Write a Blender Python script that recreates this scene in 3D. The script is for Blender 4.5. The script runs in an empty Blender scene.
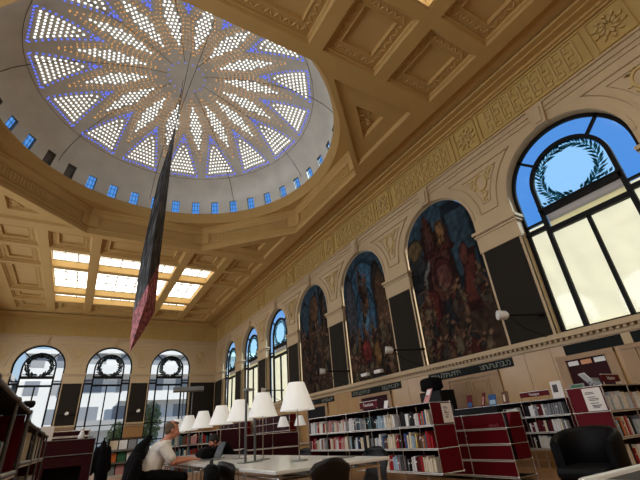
import bpy, bmesh, math, random
from mathutils import Vector, Matrix, noise, Quaternion
PI = math.pi
rnd = random.Random(7)
scene = bpy.context.scene
COL = scene.collection

# ------------------------------------------------------------------ materials
def lin(c):
    return tuple(((v/255.0)/12.92 if v/255.0 <= .04045 else ((v/255.0+.055)/1.055)**2.4) for v in c)

def mat(name, rgb, rough=.6, metal=0., var=.0, vscale=4., bump=0., bscale=20., spec=.5, emit=None, estr=0., rgb2=None):
    m = bpy.data.materials.new(name); m.use_nodes = True
    nt = m.node_tree; b = nt.nodes['Principled BSDF']
    c = lin(rgb) + (1,)
    b.inputs['Base Color'].default_value = c
    b.inputs['Roughness'].default_value = rough
    b.inputs['Metallic'].default_value = metal
    b.inputs['Specular IOR Level'].default_value = spec
    if var or bump or rgb2:
        tc = nt.nodes.new('ShaderNodeTexCoord')
        n = nt.nodes.new('ShaderNodeTexNoise'); n.inputs['Scale'].default_value = vscale
        n.inputs['Detail'].default_value = 4
        nt.links.new(tc.outputs['Object'], n.inputs['Vector'])
        mx = nt.nodes.new('ShaderNodeMix'); mx.data_type = 'RGBA'
        a = lin(rgb); d = lin(rgb2) if rgb2 else tuple(v*(1-var) for v in a)
        e = a if rgb2 else tuple(min(1, v*(1+var)) for v in a)
        mx.inputs[6].default_value = d + (1,); mx.inputs[7].default_value = e + (1,)
        nt.links.new(n.outputs['Fac'], mx.inputs[0]); nt.links.new(mx.outputs[2], b.inputs['Base Color'])
        if bump:
            n2 = nt.nodes.new('ShaderNodeTexNoise'); n2.inputs['Scale'].default_value = bscale
            nt.links.new(tc.outputs['Object'], n2.inputs['Vector'])
            bp = nt.nodes.new('ShaderNodeBump'); bp.inputs['Strength'].default_value = bump
            bp.inputs['Distance'].default_value = .03
            nt.links.new(n2.outputs['Fac'], bp.inputs['Height']); nt.links.new(bp.outputs['Normal'], b.inputs['Normal'])
    if emit:
        b.inputs['Emission Color'].default_value = lin(emit) + (1,)
        b.inputs['Emission Strength'].default_value = estr
    return m

def glass_mat(name, tint, gloss=.08, frost=0., frost_rgb=(255, 255, 255)):
    m = bpy.data.materials.new(name); m.use_nodes = True
    nt = m.node_tree; nt.nodes.clear()
    out = nt.nodes.new('ShaderNodeOutputMaterial')
    t = nt.nodes.new('ShaderNodeBsdfTransparent'); t.inputs[0].default_value = lin(tint) + (1,)
    g = nt.nodes.new('ShaderNodeBsdfGlossy'); g.inputs['Roughness'].default_value = .05
    mx = nt.nodes.new('ShaderNodeMixShader'); mx.inputs[0].default_value = gloss
    nt.links.new(t.outputs[0], mx.inputs[1]); nt.links.new(g.outputs[0], mx.inputs[2])
    last = mx
    if frost:
        tr = nt.nodes.new('ShaderNodeBsdfTranslucent'); tr.inputs[0].default_value = lin(frost_rgb) + (1,)
        m2 = nt.nodes.new('ShaderNodeMixShader'); m2.inputs[0].default_value = frost
        nt.links.new(mx.outputs[0], m2.inputs[1]); nt.links.new(tr.outputs[0], m2.inputs[2]); last = m2
    nt.links.new(last.outputs[0], out.inputs[0])
    return m

def translucent_mat(name, rgb, trans=.5, bump=0., bscale=2.):
    m = bpy.data.materials.new(name); m.use_nodes = True
    nt = m.node_tree; nt.nodes.clear()
    out = nt.nodes.new('ShaderNodeOutputMaterial')
    d = nt.nodes.new('ShaderNodeBsdfDiffuse'); d.inputs[0].default_value = lin(rgb) + (1,)
    t = nt.nodes.new('ShaderNodeBsdfTranslucent'); t.inputs[0].default_value = lin(rgb) + (1,)
    mx = nt.nodes.new('ShaderNodeMixShader'); mx.inputs[0].default_value = trans
    nt.links.new(d.outputs[0], mx.inputs[1]); nt.links.new(t.outputs[0], mx.inputs[2])
    nt.links.new(mx.outputs[0], out.inputs[0])
    if bump:
        tc = nt.nodes.new('ShaderNodeTexCoord'); n = nt.nodes.new('ShaderNodeTexNoise'); n.inputs['Scale'].default_value = bscale
        nt.links.new(tc.outputs['Object'], n.inputs['Vector'])
        bp = nt.nodes.new('ShaderNodeBump'); bp.inputs['Strength'].default_value = bump; bp.inputs['Distance'].default_value = .15
        nt.links.new(n.outputs['Fac'], bp.inputs['Height'])
        nt.links.new(bp.outputs['Normal'], d.inputs['Normal']); nt.links.new(bp.outputs['Normal'], t.inputs['Normal'])
    return m

def emis(name, rgb, s):
    m = bpy.data.materials.new(name); m.use_nodes = True
    nt = m.node_tree; nt.nodes.clear()
    out = nt.nodes.new('ShaderNodeOutputMaterial'); e = nt.nodes.new('ShaderNodeEmission')
    e.inputs[0].default_value = lin(rgb) + (1,); e.inputs[1].default_value = s
    nt.links.new(e.outputs[0], out.inputs[0]); return m

def paint_mat(name, rough=.55):
    m = bpy.data.materials.new(name); m.use_nodes = True
    nt = m.node_tree; b = nt.nodes['Principled BSDF']; b.inputs['Roughness'].default_value = .85; b.inputs['Specular IOR Level'].default_value = .12
    a = nt.nodes.new('ShaderNodeVertexColor'); a.layer_name = 'paint'
    nt.links.new(a.outputs[0], b.inputs['Base Color'])
    return m

M = {}
M['ceil'] = mat('ochre_plaster', (187, 153, 94), .7, spec=.25, var=.08, vscale=1.5)
M['ceil_panel'] = mat('ochre_panel_plaster', (191, 158, 100), .7, spec=.25, var=.06, vscale=1.2)
M['ceil_orn'] = mat('ornament_plaster', (183, 148, 90), .7, spec=.2, bump=.5, bscale=9)
M['frieze'] = mat('yellow_frieze', (190, 162, 98), .7, spec=.25, var=.08, vscale=2)
M['relief'] = mat('relief_plaster', (196, 170, 112), .7, spec=.25, var=.05)
M['stone'] = mat('rose_stone', (192, 170, 134), .7, spec=.25, var=.1, vscale=.8, bump=.15, bscale=6)
M['stone2'] = mat('rose_moulding', (190, 168, 134), .7, spec=.25, var=.06)
M['slate'] = mat('slate_panel', (40, 36, 30), .85, spec=.15, var=.12, vscale=2)
M['marble'] = mat('honey_marble', (176, 138, 86), .22, var=.16, vscale=2.2)
M['dadowood'] = mat('oak_dado', (156, 116, 72), .45, var=.12, vscale=3)
M['oakdoor'] = mat('limed_oak', (158, 126, 90), .5, var=.12, vscale=5)
M['parquet'] = mat('oak_parquet', (150, 108, 66), .35, var=.2, vscale=6)
M['dome'] = mat('dome_concrete', (214, 214, 203), .34, var=.22, vscale=1.1, bump=.05, bscale=14)  # mottled tone stands in for shimmering reflections on the dome
M['dome_grey'] = mat('shutter_grey', (112, 110, 102), .6)
M['seam'] = mat('dome_seam', (70, 68, 62), .6)
M['black'] = mat('black_iron', (10, 10, 11), .6, spec=.2)
M['black_plastic'] = mat('black_plastic', (12, 12, 13), .5, spec=.25)
M['black_leather'] = mat('black_leather', (9, 9, 10), .5, spec=.12, bump=.1, bscale=60)
M['black_cloth'] = mat('black_cloth', (9, 9, 11), .9, spec=.15, bump=.3, bscale=40)
M['bright_steel'] = mat('bright_steel', (224, 224, 222), .3, .45)
M['grey_steel'] = mat('grey_steel', (120, 120, 116), .4, .6)
M['dull_steel'] = mat('dull_steel', (92, 92, 92), .35, .5)
M['lamp_grey'] = mat('grey_lamp_metal', (118, 122, 118), .5, .2)
M['chrome'] = mat('chrome', (215, 215, 215), .18, 1.)
M['red'] = mat('deep_red_metal', (88, 5, 17), .5, spec=.14)
M['red_worn'] = mat('worn_red_lettering', (132, 62, 66), .6)
M['darkred'] = mat('dark_red_metal', (46, 5, 11), .55, spec=.14)
M['shelf_white'] = mat('pale_shelf_edge', (205, 200, 190), .5)
M['shelf_dark'] = mat('dark_shelf_board', (12, 6, 6), .7, spec=.15)
M['white'] = mat('white_paint', (228, 226, 220), .5)
M['paper'] = mat('white_paper', (222, 216, 208), .8)
M['ink'] = mat('grey_ink', (70, 66, 66), .8)
M['table'] = mat('pale_tabletop', (224, 222, 214), .2, var=.03)
M['shell'] = mat('dark_brown_shell', (20, 14, 11), .45, spec=.25)
M['shell_black'] = mat('black_shell', (12, 12, 13), .45, spec=.25)
M['green_mosaic'] = mat('dark_green_mosaic', (14, 20, 17), .7, var=.3, vscale=14, spec=.2)
M['mosaic_scroll'] = mat('pale_mosaic', (124, 128, 116), .7)
M['blind'] = translucent_mat('cream_blind', (236, 228, 196), .6, bump=.5, bscale=.9)
M['blind_grey'] = translucent_mat('grey_blind_cassette', (196, 190, 186), .35)
M['shade'] = None
M['glass_blue'] = glass_mat('blue_tinted_glass', (205, 232, 255), .05)
M['glass_frost'] = glass_mat('etched_glass', (190, 236, 252), .04, .22, (205, 245, 255))
M['glass'] = glass_mat('clear_glass', (240, 244, 246), .05)
M['wreath'] = glass_mat('etched_wreath_leaf', (112, 146, 142), .02)
M['wreath_dark'] = mat('dark_wreath_leaf', (40, 46, 44), .7, spec=.2)
M['skylight'] = emis('skylight_glass', (255, 248, 232), 2.9)
M['added_fill'] = emis('added_fill_glow', (240, 246, 255), 4.0)  # glow for the windows added to the unseen left wall
M['block_white'] = emis('white_glass_block', (250, 250, 246), 1.5)
M['block_blue'] = emis('blue_glass_block', (92, 112, 235), 1.1)
M['block_orange'] = emis('amber_glass_block', (240, 170, 92), .85)
M['skin'] = mat('skin', (192, 126, 98), .55, var=.05, vscale=20)
M['shirt'] = mat('white_shirt', (226, 218, 206), .85, bump=.9, bscale=11)
M['hair_grey'] = mat('grey_brown_hair', (96, 78, 62), .8, bump=.5, bscale=60)
M['hair_dark'] = mat('dark_hair', (28, 20, 18), .7, bump=.5, bscale=60)
M['trousers'] = mat('black_trousers', (9, 9, 11), .9, spec=.15)
M['eye'] = mat('dark_eye', (24, 18, 16), .3)
M['lip'] = mat('lip', (150, 84, 72), .5)
M['screen'] = mat('dark_screen', (18, 20, 24), .2)
M['leaf'] = mat('leaf_green', (104, 132, 62), .6, var=.4, vscale=3)
M['bark'] = mat('bark', (84, 66, 48), .9)
M['facade'] = mat('pale_render', (226, 224, 220), .8, var=.03, vscale=.3)
M['facade_dark'] = mat('grey_facade_band', (158, 158, 158), .7)
M['window_dark'] = mat('dark_pane', (140, 144, 150), .4)
M['asphalt'] = mat('asphalt', (110, 108, 104), .9)
M['paint'] = paint_mat('mural_paint')

def shade_material():
    m = bpy.data.materials.new('lamp_shade_fabric'); m.use_nodes = True
    b = m.node_tree.nodes['Principled BSDF']
    b.inputs['Base Color'].default_value = lin((230, 229, 224)) + (1,)
    b.inputs['Roughness'].default_value = .7
    b.inputs['Emission Color'].default_value = lin((255, 251, 242)) + (1,)
    b.inputs['Emission Strength'].default_value = .17
    return m
M['shade'] = shade_material()

# ------------------------------------------------------------------ mesh builder
class MB:
    def __init__(s): s.v = []; s.f = []; s.mi = []; s.sm = []
    def add(s, vs, fs, mi=0, smooth=False):
        o = len(s.v); s.v += [tuple(p) for p in vs]
        for f in fs: s.f.append(tuple(i+o for i in f)); s.mi.append(mi); s.sm.append(smooth)
        return s
    def quad(s, a, b, c, d, mi=0): return s.add([a, b, c, d], [(0, 1, 2, 3)], mi)
    def box(s, x0, x1, y0, y1, z0, z1, mi=0, T=None):
        vs = [(x, y, z) for z in (z0, z1) for x, y in ((x0, y0), (x1, y0), (x1, y1), (x0, y1))]
        if T: vs = [T @ Vector(v) for v in vs]
        return s.add(vs, [(3, 2, 1, 0), (4, 5, 6, 7), (0, 1, 5, 4), (1, 2, 6, 5), (2, 3, 7, 6), (3, 0, 4, 7)], mi)
    def bbox(s, x0, x1, y0, y1, z0, z1, b=.004, mi=0, T=None):
        # box with chamfered edges
        bm = bmesh.new(); bmesh.ops.create_cube(bm, size=1)
        for v in bm.verts:
            v.co = Vector(((x0+x1)/2+v.co.x*(x1-x0), (y0+y1)/2+v.co.y*(y1-y0), (z0+z1)/2+v.co.z*(z1-z0)))
        bmesh.ops.bevel(bm, geom=bm.edges[:], offset=b, segments=2, affect='EDGES', profile=.6)
        bm.verts.index_update()
        vs = [v.co.copy() for v in bm.verts]; fs = [tuple(v.index for v in f.verts) for f in bm.faces]; bm.free()
        if T: vs = [T @ v for v in vs]
        return s.add(vs, fs, mi)
    def tube(s, pts, r, n=8, mi=0, cap=True, smooth=True):
        pts = [Vector(p) for p in pts]; rs = r if isinstance(r, (list, tuple)) else [r]*len(pts)
        rings = []; up = None
        for i, p in enumerate(pts):
            d = (pts[min(i+1, len(pts)-1)]-pts[max(i-1, 0)]).normalized()
            if up is None:
                up = Vector((0, 0, 1)) if abs(d.z) < .9 else Vector((1, 0, 0))
            a = d.cross(up)
            if a.length < 1e-5: a = d.orthogonal()
            a.normalize(); b = a.cross(d).normalized(); up = b
            rings.append([p+(a*math.cos(2*PI*k/n)+b*math.sin(2*PI*k/n))*rs[i] for k in range(n)])
        vs = [q for ring in rings for q in ring]; fs = []
        for i in range(len(pts)-1):
            for k in range(n):
                fs.append((i*n+k, i*n+(k+1) % n, (i+1)*n+(k+1) % n, (i+1)*n+k))
        s.add(vs, fs, mi, smooth)
        if cap: s.add(rings[0], [tuple(range(n))[::-1]], mi); s.add(rings[-1], [tuple(range(n))], mi)
        return s
    def lathe(s, prof, c=(0, 0, 0), n=24, mi=0, smooth=True, a0=0, a1=2*PI):
        full = abs(a1-a0-2*PI) < 1e-6; m = n if full else n+1
        vs = [(c[0]+r*math.cos(a0+(a1-a0)*k/n), c[1]+r*math.sin(a0+(a1-a0)*k/n), c[2]+z) for r, z in prof for k in range(m)]
        fs = []
        for i in range(len(prof)-1):
            for k in range(n):
                k2 = (k+1) % m
                fs.append((i*m+k, i*m+k2, (i+1)*m+k2, (i+1)*m+k))
        return s.add(vs, fs, mi, smooth)
    def sphere(s, c, r, n=10, mi=0, sc=(1, 1, 1), T=None):
        vs = []; fs = []; h = n//2
        for i in range(h+1):
            t = PI*i/h
            for k in range(n):
                p = Vector((r*sc[0]*math.sin(t)*math.cos(2*PI*k/n), r*sc[1]*math.sin(t)*math.sin(2*PI*k/n), r*sc[2]*math.cos(t)))
                if T: p = T @ p
                vs.append(p+Vector(c))
        for i in range(h):
            for k in range(n): fs.append((i*n+k, (i+1)*n+k, (i+1)*n+(k+1) % n, i*n+(k+1) % n))
        return s.add(vs, fs, mi, True)
    def prism(s, poly, fn, t0, t1, mi=0):
        # poly: 2D points; fn(u, v, t) -> 3D
        n = len(poly)
        vs = [fn(u, v, t0) for u, v in poly]+[fn(u, v, t1) for u, v in poly]
        fs = [tuple(range(n))[::-1], tuple(range(n, 2*n))]+[(i, (i+1) % n, n+(i+1) % n, n+i) for i in range(n)]
        return s.add(vs, fs, mi)
    def ribbon(s, line, w, fn, t0, t1, mi=0, closed=False):
        # flat raised band following a 2D polyline
        L = [Vector(p) for p in line]; n = len(L); l = []; r = []
        for i in range(n):
            if closed: a, b = L[(i-1) % n], L[(i+1) % n]
            else: a, b = L[max(i-1, 0)], L[min(i+1, n-1)]
            d = (b-a)
            d = d.normalized() if d.length > 1e-6 else Vector((1, 0))
            nn = Vector((-d.y, d.x))*w/2; l.append(L[i]+nn); r.append(L[i]-nn)
        m = n if closed else n-1
        vs = []
        for t in (t0, t1): vs += [fn(p.x, p.y, t) for p in l]+[fn(p.x, p.y, t) for p in r]
        fs = []
        for i in range(m):
            j = (i+1) % n
            fs += [(2*n+i, 2*n+j, 3*n+j, 3*n+i), (i, j, 2*n+j, 2*n+i), (n+j, n+i, 3*n+i, 3*n+j)]
        return s.add(vs, fs, mi)
    def mesh(s, name, mats):
        me = bpy.data.meshes.new(name); me.from_pydata(s.v, [], s.f)
        for m in (mats if isinstance(mats, (list, tuple)) else [mats]): me.materials.append(m)
        me.polygons.foreach_set('material_index', s.mi); me.polygons.foreach_set('use_smooth', s.sm)
        me.update(); return me
    def build(s, name, mats, parent=None, **kw):
        o = bpy.data.objects.new(name, s.mesh(name, mats)); COL.objects.link(o)
        if parent: o.parent = parent
        tag(o, **kw); return o

def tag(o, label=None, cat=None, group=None, kind=None):
    if label: o['label'] = label
    if cat: o['category'] = cat
    if group: o['group'] = group
    if kind: o['kind'] = kind
    return o
def empty(name, loc=(0, 0, 0), rz=0., **kw):
    o = bpy.data.objects.new(name, None); COL.objects.link(o)
    o.location = loc; o.rotation_euler = (0, 0, rz); o.empty_display_size = .1
    return tag(o, **kw)
def dup(root, loc, rz=0., label=None, group=None):
    r = root.copy(); COL.objects.link(r); r.location = loc; r.rotation_euler = (0, 0, rz)
    if label: r['label'] = label
    if group: r['group'] = group
    for ch in list(root.children):
        c = ch.copy(); COL.objects.link(c); c.parent = r
        for g in list(ch.children):
            d = g.copy(); COL.objects.link(d); d.parent = c
    return r
def text_obj(name, s, size, m, parent, T, extrude=.001):
    cu = bpy.data.curves.new(name, 'FONT'); cu.body = s; cu.size = size; cu.align_x = 'CENTER'; cu.align_y = 'CENTER'; cu.extrude = extrude
    o = bpy.data.objects.new(name, cu); COL.objects.link(o)
    dg = bpy.context.evaluated_depsgraph_get()
    me = bpy.data.meshes.new_from_object(o.evaluated_get(dg)); bpy.data.objects.remove(o); bpy.data.curves.remove(cu)
    me.transform(T); me.materials.clear(); me.materials.append(m)
    r = bpy.data.objects.new(name, me); COL.objects.link(r); r.parent = parent; return r
def struct(mb, name, mats, parent=None, label=None):
    return mb.build(name, mats, parent, kind='structure', label=label)

# ------------------------------------------------------------------ hall constants
XW, XL, YE, YN = 10.0, -6.64, 34.67, -9.35
P, YB = 4.578, 3.48
CX, CY = 1.68, 12.67
HC = 10.43
ZS, ZI0, ZI1, ZSP, ZAP = 2.72, 5.58, 6.23, 6.68, 8.30
HW = 1.62
Z_AR, Z_FR0, Z_FR1 = 8.90, 8.98, 10.25
RW = lambda u, v, t=0.: (XW-t, u, v)           # right wall: u = y, v = z, t towards the hall
EW = lambda u, v, t=0.: (u, YE-t, v)           # end wall: u = x

# ---- floor
mb = MB(); mb.quad((XL, YN, 0), (XW+.4, YN, 0), (XW+.4, YE+.4, 0), (XL, YE+.4, 0))
fl = struct(mb, 'floor', M['parquet'], label='oak parquet floor of the reading hall')

# ---- walls with arched openings
def arch_pts(c, r, zs, n=24): return [(c+r*math.cos(PI*k/n), zs+r*math.sin(PI*k/n)) for k in range(n+1)]
def arched_wall(mb, fn, u0, u1, bays, zb, zt, hw, zs, depth, low=None, mi_low=1):
    """wall skin from u0 to u1, openings at bays; below zb solid (unless low opening)."""
    edges = [u0]+[x for c in bays for x in (c-hw, c+hw)]+[u1]
    for i in range(0, len(edges), 2):
        a, b = edges[i], edges[i+1]
        mb.quad(fn(a, zb), fn(b, zb), fn(b, zs), fn(a, zs))
        mb.quad(fn(a, zs), fn(b, zs), fn(b, zt), fn(a, zt))
        mb.quad(fn(a, 0), fn(b, 0), fn(b, zb), fn(a, zb), mi_low)
    for c in bays:
        ap = arch_pts(c, hw, zs)
        for (x0, z0), (x1, z1) in zip(ap[:-1], ap[1:]):
            mb.quad(fn(x0, z0), fn(x0, zt), fn(x1, zt), fn(x1, z1))
            mb.quad(fn(x0, z0), fn(x1, z1), fn(x1, z1, -depth), fn(x0, z0, -depth))
        zl = low if low is not None else zb
        for sgn in (-1, 1):
            mb.quad(fn(c+sgn*hw, zl), fn(c+sgn*hw, zs), fn(c+sgn*hw, zs, -depth), fn(c+sgn*hw, zl, -depth))
        mb.quad(fn(c-hw, zl), fn(c+hw, zl), fn(c+hw, zl, -depth), fn(c-hw, zl, -depth))
        if low is None: mb.quad(fn(c-hw, 0), fn(c+hw, 0), fn(c+hw, zb), fn(c-hw, zb), mi_low)
        else: mb.quad(fn(c-hw, 0), fn(c+hw, 0), fn(c+hw, low), fn(c-hw, low), mi_low)

bays = [YB+P*j for j in range(0, 7)]
ebays = [1.66-4.55, 1.66, 1.66+4.55]
EHW = 1.6
ZT = 10.6
def wallside(name, fn, u0, u1, bays, hw, low, mi):
    mb = MB(); arched_wall(mb, fn, u0, u1, bays, ZS, ZT, hw, ZSP, .34, low)
    return struct(mb, name, [M['stone'], mi])
wr = wallside('wall_right', RW, YN, YE, bays, HW, None, M['marble'])
we = wallside('wall_end', EW, XL, XW, ebays, EHW, .5, M['dadowood'])
wr['label'] = 'long stone wall with arched bays and murals'; we['label'] = 'short end wall with three arched windows'
LWF = lambda u, v, t=0.: (XL+t, u, v)
mb = MB(); lb = [YB+P*j for j in range(-2, 7)]
arched_wall(mb, LWF, YN, YE, lb, ZS, ZT, HW, ZSP, .34, None)
struct(mb, 'wall_left', [M['stone'], M['marble']], label='long unseen wall opposite the murals, windows added for light')
for i, c in enumerate(lb):  # unseen windows, added so their glowing panes brighten the hall
    mb = MB()
    po = [(c-HW, ZS)]+[(c-HW*math.cos(PI*k/20), ZSP+HW*math.sin(PI*k/20)) for k in range(21)]+[(c+HW, ZS)]
    mb.ribbon([(u, v) for u, v in po], .14, LWF, -.3, -.22)
    for u0, u1, v0, v1 in ((c-HW, c+HW, 5.86, 6.06), (c-HW, c+HW, 5.36, 5.48), (c-1.06, c-.94, ZS, 6.7), (c+.94, c+1.06, ZS, 6.7), (c-.05, c+.05, ZS, 5.4)):
        mb.prism([(u0, v0), (u1, v0), (u1, v1), (u0, v1)], LWF, -.3, -.22)
    w_ = struct(mb, 'window_%d' % (60+i), M['black'], label='added glowing window lighting the hall from the unseen wall')
    pm = MB(); pm.add([LWF(u, v, -.28) for u, v in po], [tuple(range(len(po)))]); pm.build('pane', M['added_fill'], w_)
mb = MB(); mb.quad((XL, YN, 0), (XW, YN, 0), (XW, YN, ZT), (XL, YN, ZT)); struct(mb, 'wall_near', M['stone'], label='wall behind the viewpoint')

# ---- wall mouldings and ornament (children of the wall they belong to)
def span_curve(c, pc, r, zs, z0, z1, n=10):
    """outline of the spandrel panel between two arches; c = pier centre"""
    L = []; R = []
    for k in range(n+1):
        z = z0+(z1-z0)*k/n
        h = pc-math.sqrt(max(r*r-(z-zs)**2, 0)); L.append((c-h, z)); R.append((c+h, z))
    return L+R[::-1]
def dress(fn, name, u0, u1, bays, hw, pitch, wall, ends):
    piers = [(bays[i]+bays[i+1])/2 for i in range(len(bays)-1)]
    st = MB(); dk = MB(); fr = MB(); orn = MB(); co_ = MB()
    # architrave fasciae, frieze field, cornice
    def bar(mb, z0, z1, t0, t1, mi=0):
        poly = [(u0, z0), (u1, z0), (u1, z1), (u0, z1)]; mb.prism(poly, fn, t0, t1, mi)
    bar(st, 8.62, 8.74, 0, .04); bar(st, 8.74, 8.80, 0, .09); bar(st, 8.80, 8.92, 0, .05); bar(st, 8.92, 8.98, 0, .11)
    bar(fr, 8.98, 10.25, -.01, .03)
    bar(co_, 10.22, 10.28, 0, .12); bar(co_, 10.28, 10.37, 0, .20); bar(co_, 10.37, 10.42, 0, .44); bar(co_, 10.42, 10.50, 0, .64)
    # sill course with dentils
    if name == 'right': runs = [(u0, u1)]
    else: runs = [(a_, b_) for a_, b_ in zip([u0]+[c+hw for c in bays], [c-hw for c in bays]+[u1])]
    for a_, b_ in runs:
        st.prism([(a_, 2.60), (b_, 2.60), (b_, 2.72), (a_, 2.72)], fn, 0, .16); st.prism([(a_, 2.46), (b_, 2.46), (b_, 2.54), (a_, 2.54)], fn, 0, .05)
        u = a_+.03
        while u < b_-.08:
            st.prism([(u, 2.54), (u+.07, 2.54), (u+.07, 2.60), (u, 2.60)], fn, 0, .11); u += .14
    allp = [(p-pitch/2+hw, p+pitch/2-hw) for p in piers]
    allp = [(ends[0], bays[0]-hw)]+allp+[(bays[-1]+hw, ends[1])]
    for a, b in allp:
        if b-a < .1: continue
        # pier: slate panel, block, impost moulding running slightly into the opening
        dk.prism([(a+.07, ZS), (b-.07, ZS), (b-.07, ZI0-.03), (a+.07, ZI0-.03)], fn, 0, .03)
        e = .07
        st.prism([(a-.02, ZI0-.05), (b+.02, ZI0-.05), (b+.02, ZI0), (a-.02, ZI0)], fn, -.2, .06)
        st.prism([(a-.03, ZI0), (b+.03, ZI0), (b+.03, 6.04), (a-.03, 6.04)], fn, -.2, .04)
        st.prism([(a-e, 6.04), (b+e, 6.04), (b+e, 6.10), (a-e, 6.10)], fn, -.24, .08)
        uu = a-.05
        while uu < b:
            st.prism([(uu, 6.10), (uu+.05, 6.10), (uu+.05, 6.14), (uu, 6.14)], fn, 0, .11); uu += .1
        st.prism([(a-e-.03, 6.14), (b+e+.03, 6.14), (b+e+.03, 6.23), (a-e-.03, 6.23)], fn, -.27, .13)
        # pale edge strips either side of the slate
        for x0, x1 in ((a, a+.07), (b-.07, b)): st.prism([(x0, ZS), (x1, ZS), (x1, ZI0), (x0, ZI0)], fn, -.06, .02)
    for c in bays:
        # archivolt bead and joints
        line = [(c+1.98*math.cos(t), ZSP+1.98*math.sin(t)) for t in [PI*(.2+.6*k/28) for k in range(29)]]
        ln2 = [(c+(hw+.06)*math.cos(t), ZSP+(hw+.06)*math.sin(t)) for t in [PI*k/36 for k in range(37)]]
        st.ribbon(ln2, .10, fn, 0, .03)
        # keystone
        st.prism([(c-.17, ZAP-.04), (c+.17, ZAP-.04), (c+.25, 8.92), (c-.25, 8.92)], fn, -.05, .13)
        st.prism([(c-.10, ZAP+.04), (c+.10, ZAP+.04), (c+.15, 8.80), (c-.15, 8.80)], fn, .13, .17)
        # long frieze panel: frame and fret scrolls
        a, b = c-1.70, c+1.70
        fr.ribbon([(a, 9.08), (b, 9.08), (b, 10.16), (a, 10.16)], .06, fn, .03, .08, closed=True)
        n = 9
        for k in range(n):
            q = a+.2+(b-a-.4)*(k+.5)/n; w = (b-a-.4)/n*.42
            pl = [(q-w, 9.2), (q-w, 10.04), (q+w*.7, 10.04), (q+w*.7, 9.80), (q-w*.3, 9.80), (q-w*.3, 9.62), (q+w*.8, 9.62), (q+w*.8, 9.36), (q-w*.1, 9.36), (q-w*.1, 9.2), (q+w*.9, 9.2)]
            orn.ribbon(pl, .05, fn, .03, .075)
    sq = [(p, .43) for p in piers]+[(bays[0]-pitch/2, .43), (bays[-1]+pitch/2, .43)]
    for p, h in sq:
        if p-h < u0 or p+h > u1: continue
        fr.ribbon([(p-h, 9.08), (p+h, 9.08), (p+h, 10.16), (p-h, 10.16)], .06, fn, .03, .08, closed=True)
        # eagle-like leaf rosette
        for k in range(10):
            t = 2*PI*k/10
            for rr, ss in ((.17, .1), (.31, .085)):
                cx_, cz_ = p+rr*math.cos(t+rr), 9.62+1.15*rr*math.sin(t+rr)
                orn.prism([(cx_+ss*math.cos(t+q)*(1 if q in (0, PI) else .5), cz_+ss*math.sin(t+q)*(1 if q in (0, PI) else .5)) for q in (0, PI/2, PI, 3*PI/2)], fn, .03, .1)
    # spandrel panels
    for p in [bays[0]-pitch/2]+piers+[bays[-1]+pitch/2]:
        if p-1. < u0 or p+1. > u1: continue
        out = span_curve(p, pitch/2, 1.98, ZSP, 6.75, 8.34)
        st.ribbon(out, .045, fn, 0, .05, closed=True)
        inn = span_curve(p, pitch/2, 2.19, ZSP, 7.05, 8.14)
        st.ribbon(inn, .035, fn, 0, .035, closed=True)
        # central oval and curling leaves
        orn.ribbon([(p+.2*math.cos(t), 7.78+.27*math.sin(t)) for t in [2*PI*k/16 for k in range(16)]], .05, fn, 0, .05, closed=True)
        r2 = random.Random(int(p*100))
        for k in range(46):
            z = 7.1+1.02*r2.random()**.6
            hh = pitch/2-math.sqrt(max(2.19**2-(z-ZSP)**2, 0))-.07
            x = p+hh*(2*r2.random()-1)
            if hh < .03 or math.hypot((x-p)/.25, (z-7.78)/.32) < 1: continue
            t = r2.random()*PI; s = .03+.045*r2.random()
            orn.prism([(x+s*1.5*math.cos(t), z+s*1.5*math.sin(t)), (x-s*.6*math.sin(t), z+s*.6*math.cos(t)), (x-s*1.5*math.cos(t), z-s*1.5*math.sin(t)), (x+s*.6*math.sin(t), z-s*.6*math.cos(t))], fn, 0, .04)
    st.build('stone_moulding', M['stone2'], wall); co_.build('cornice', M['ceil'], wall); dk.build('slate_panel', M['slate'], wall)
    fr.build('frieze', M['frieze'], wall); orn.build('relief_ornament', M['relief'], wall)
dress(RW, 'right', YN, YE, bays, HW, P, wr, (bays[0]-HW-1.34, YE))
dress(EW, 'end', XL, XW, ebays, EHW, 4.55, we, (XL, XW))

# ------------------------------------------------------------------ ceiling
XB0, XB1, YB0, YB1 = -5.40, 8.76, -8.1, 33.42          # coffered field; a recessed strip runs round it
cols = [(-4.93, -3.09), (-2.65, -.80), (-.38, 3.74), (4.16, 6.01), (6.45, 8.29)]
rows_f = [(19.72, 21.65), (21.98, 24.2), (24.55, 28.75), (29.15, 30.7), (31.05, 32.95)]
rows_n = [(2*CY-b, 2*CY-a) for a, b in rows_f]
AP = 6.66; CUT = AP*(2-math.sqrt(2))
octv = [(CX+AP*sx, CY+AP*sy) for sx, sy in [(1, -.41421), (1, .41421), (.41421, 1), (-.41421, 1), (-1, .41421), (-1, -.41421), (-.41421, -1), (.41421, -1)]]
mb = MB()
def plate(x0, x1, y0, y1, z=HC): mb.quad((x0, y0, z), (x0, y1, z), (x1, y1, z), (x1, y0, z))
for rows, ya, yb in ((rows_f, CY+AP, YB1), (rows_n[::-1], YB0, CY-AP)):
    ys = [ya]+[v for r in rows for v in r]+[yb]
    for i in range(0, len(ys), 2): plate(XB0, XB1, ys[i], ys[i+1])
    xs = [XB0]+[v for c in cols for v in c]+[XB1]
    for a, b in rows:
        for i in range(0, len(xs), 2): plate(xs[i], xs[i+1], a, b)
plate(XB0, CX-AP, CY-AP, CY+AP); plate(CX+AP, XB1, CY-AP, CY+AP)
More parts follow.
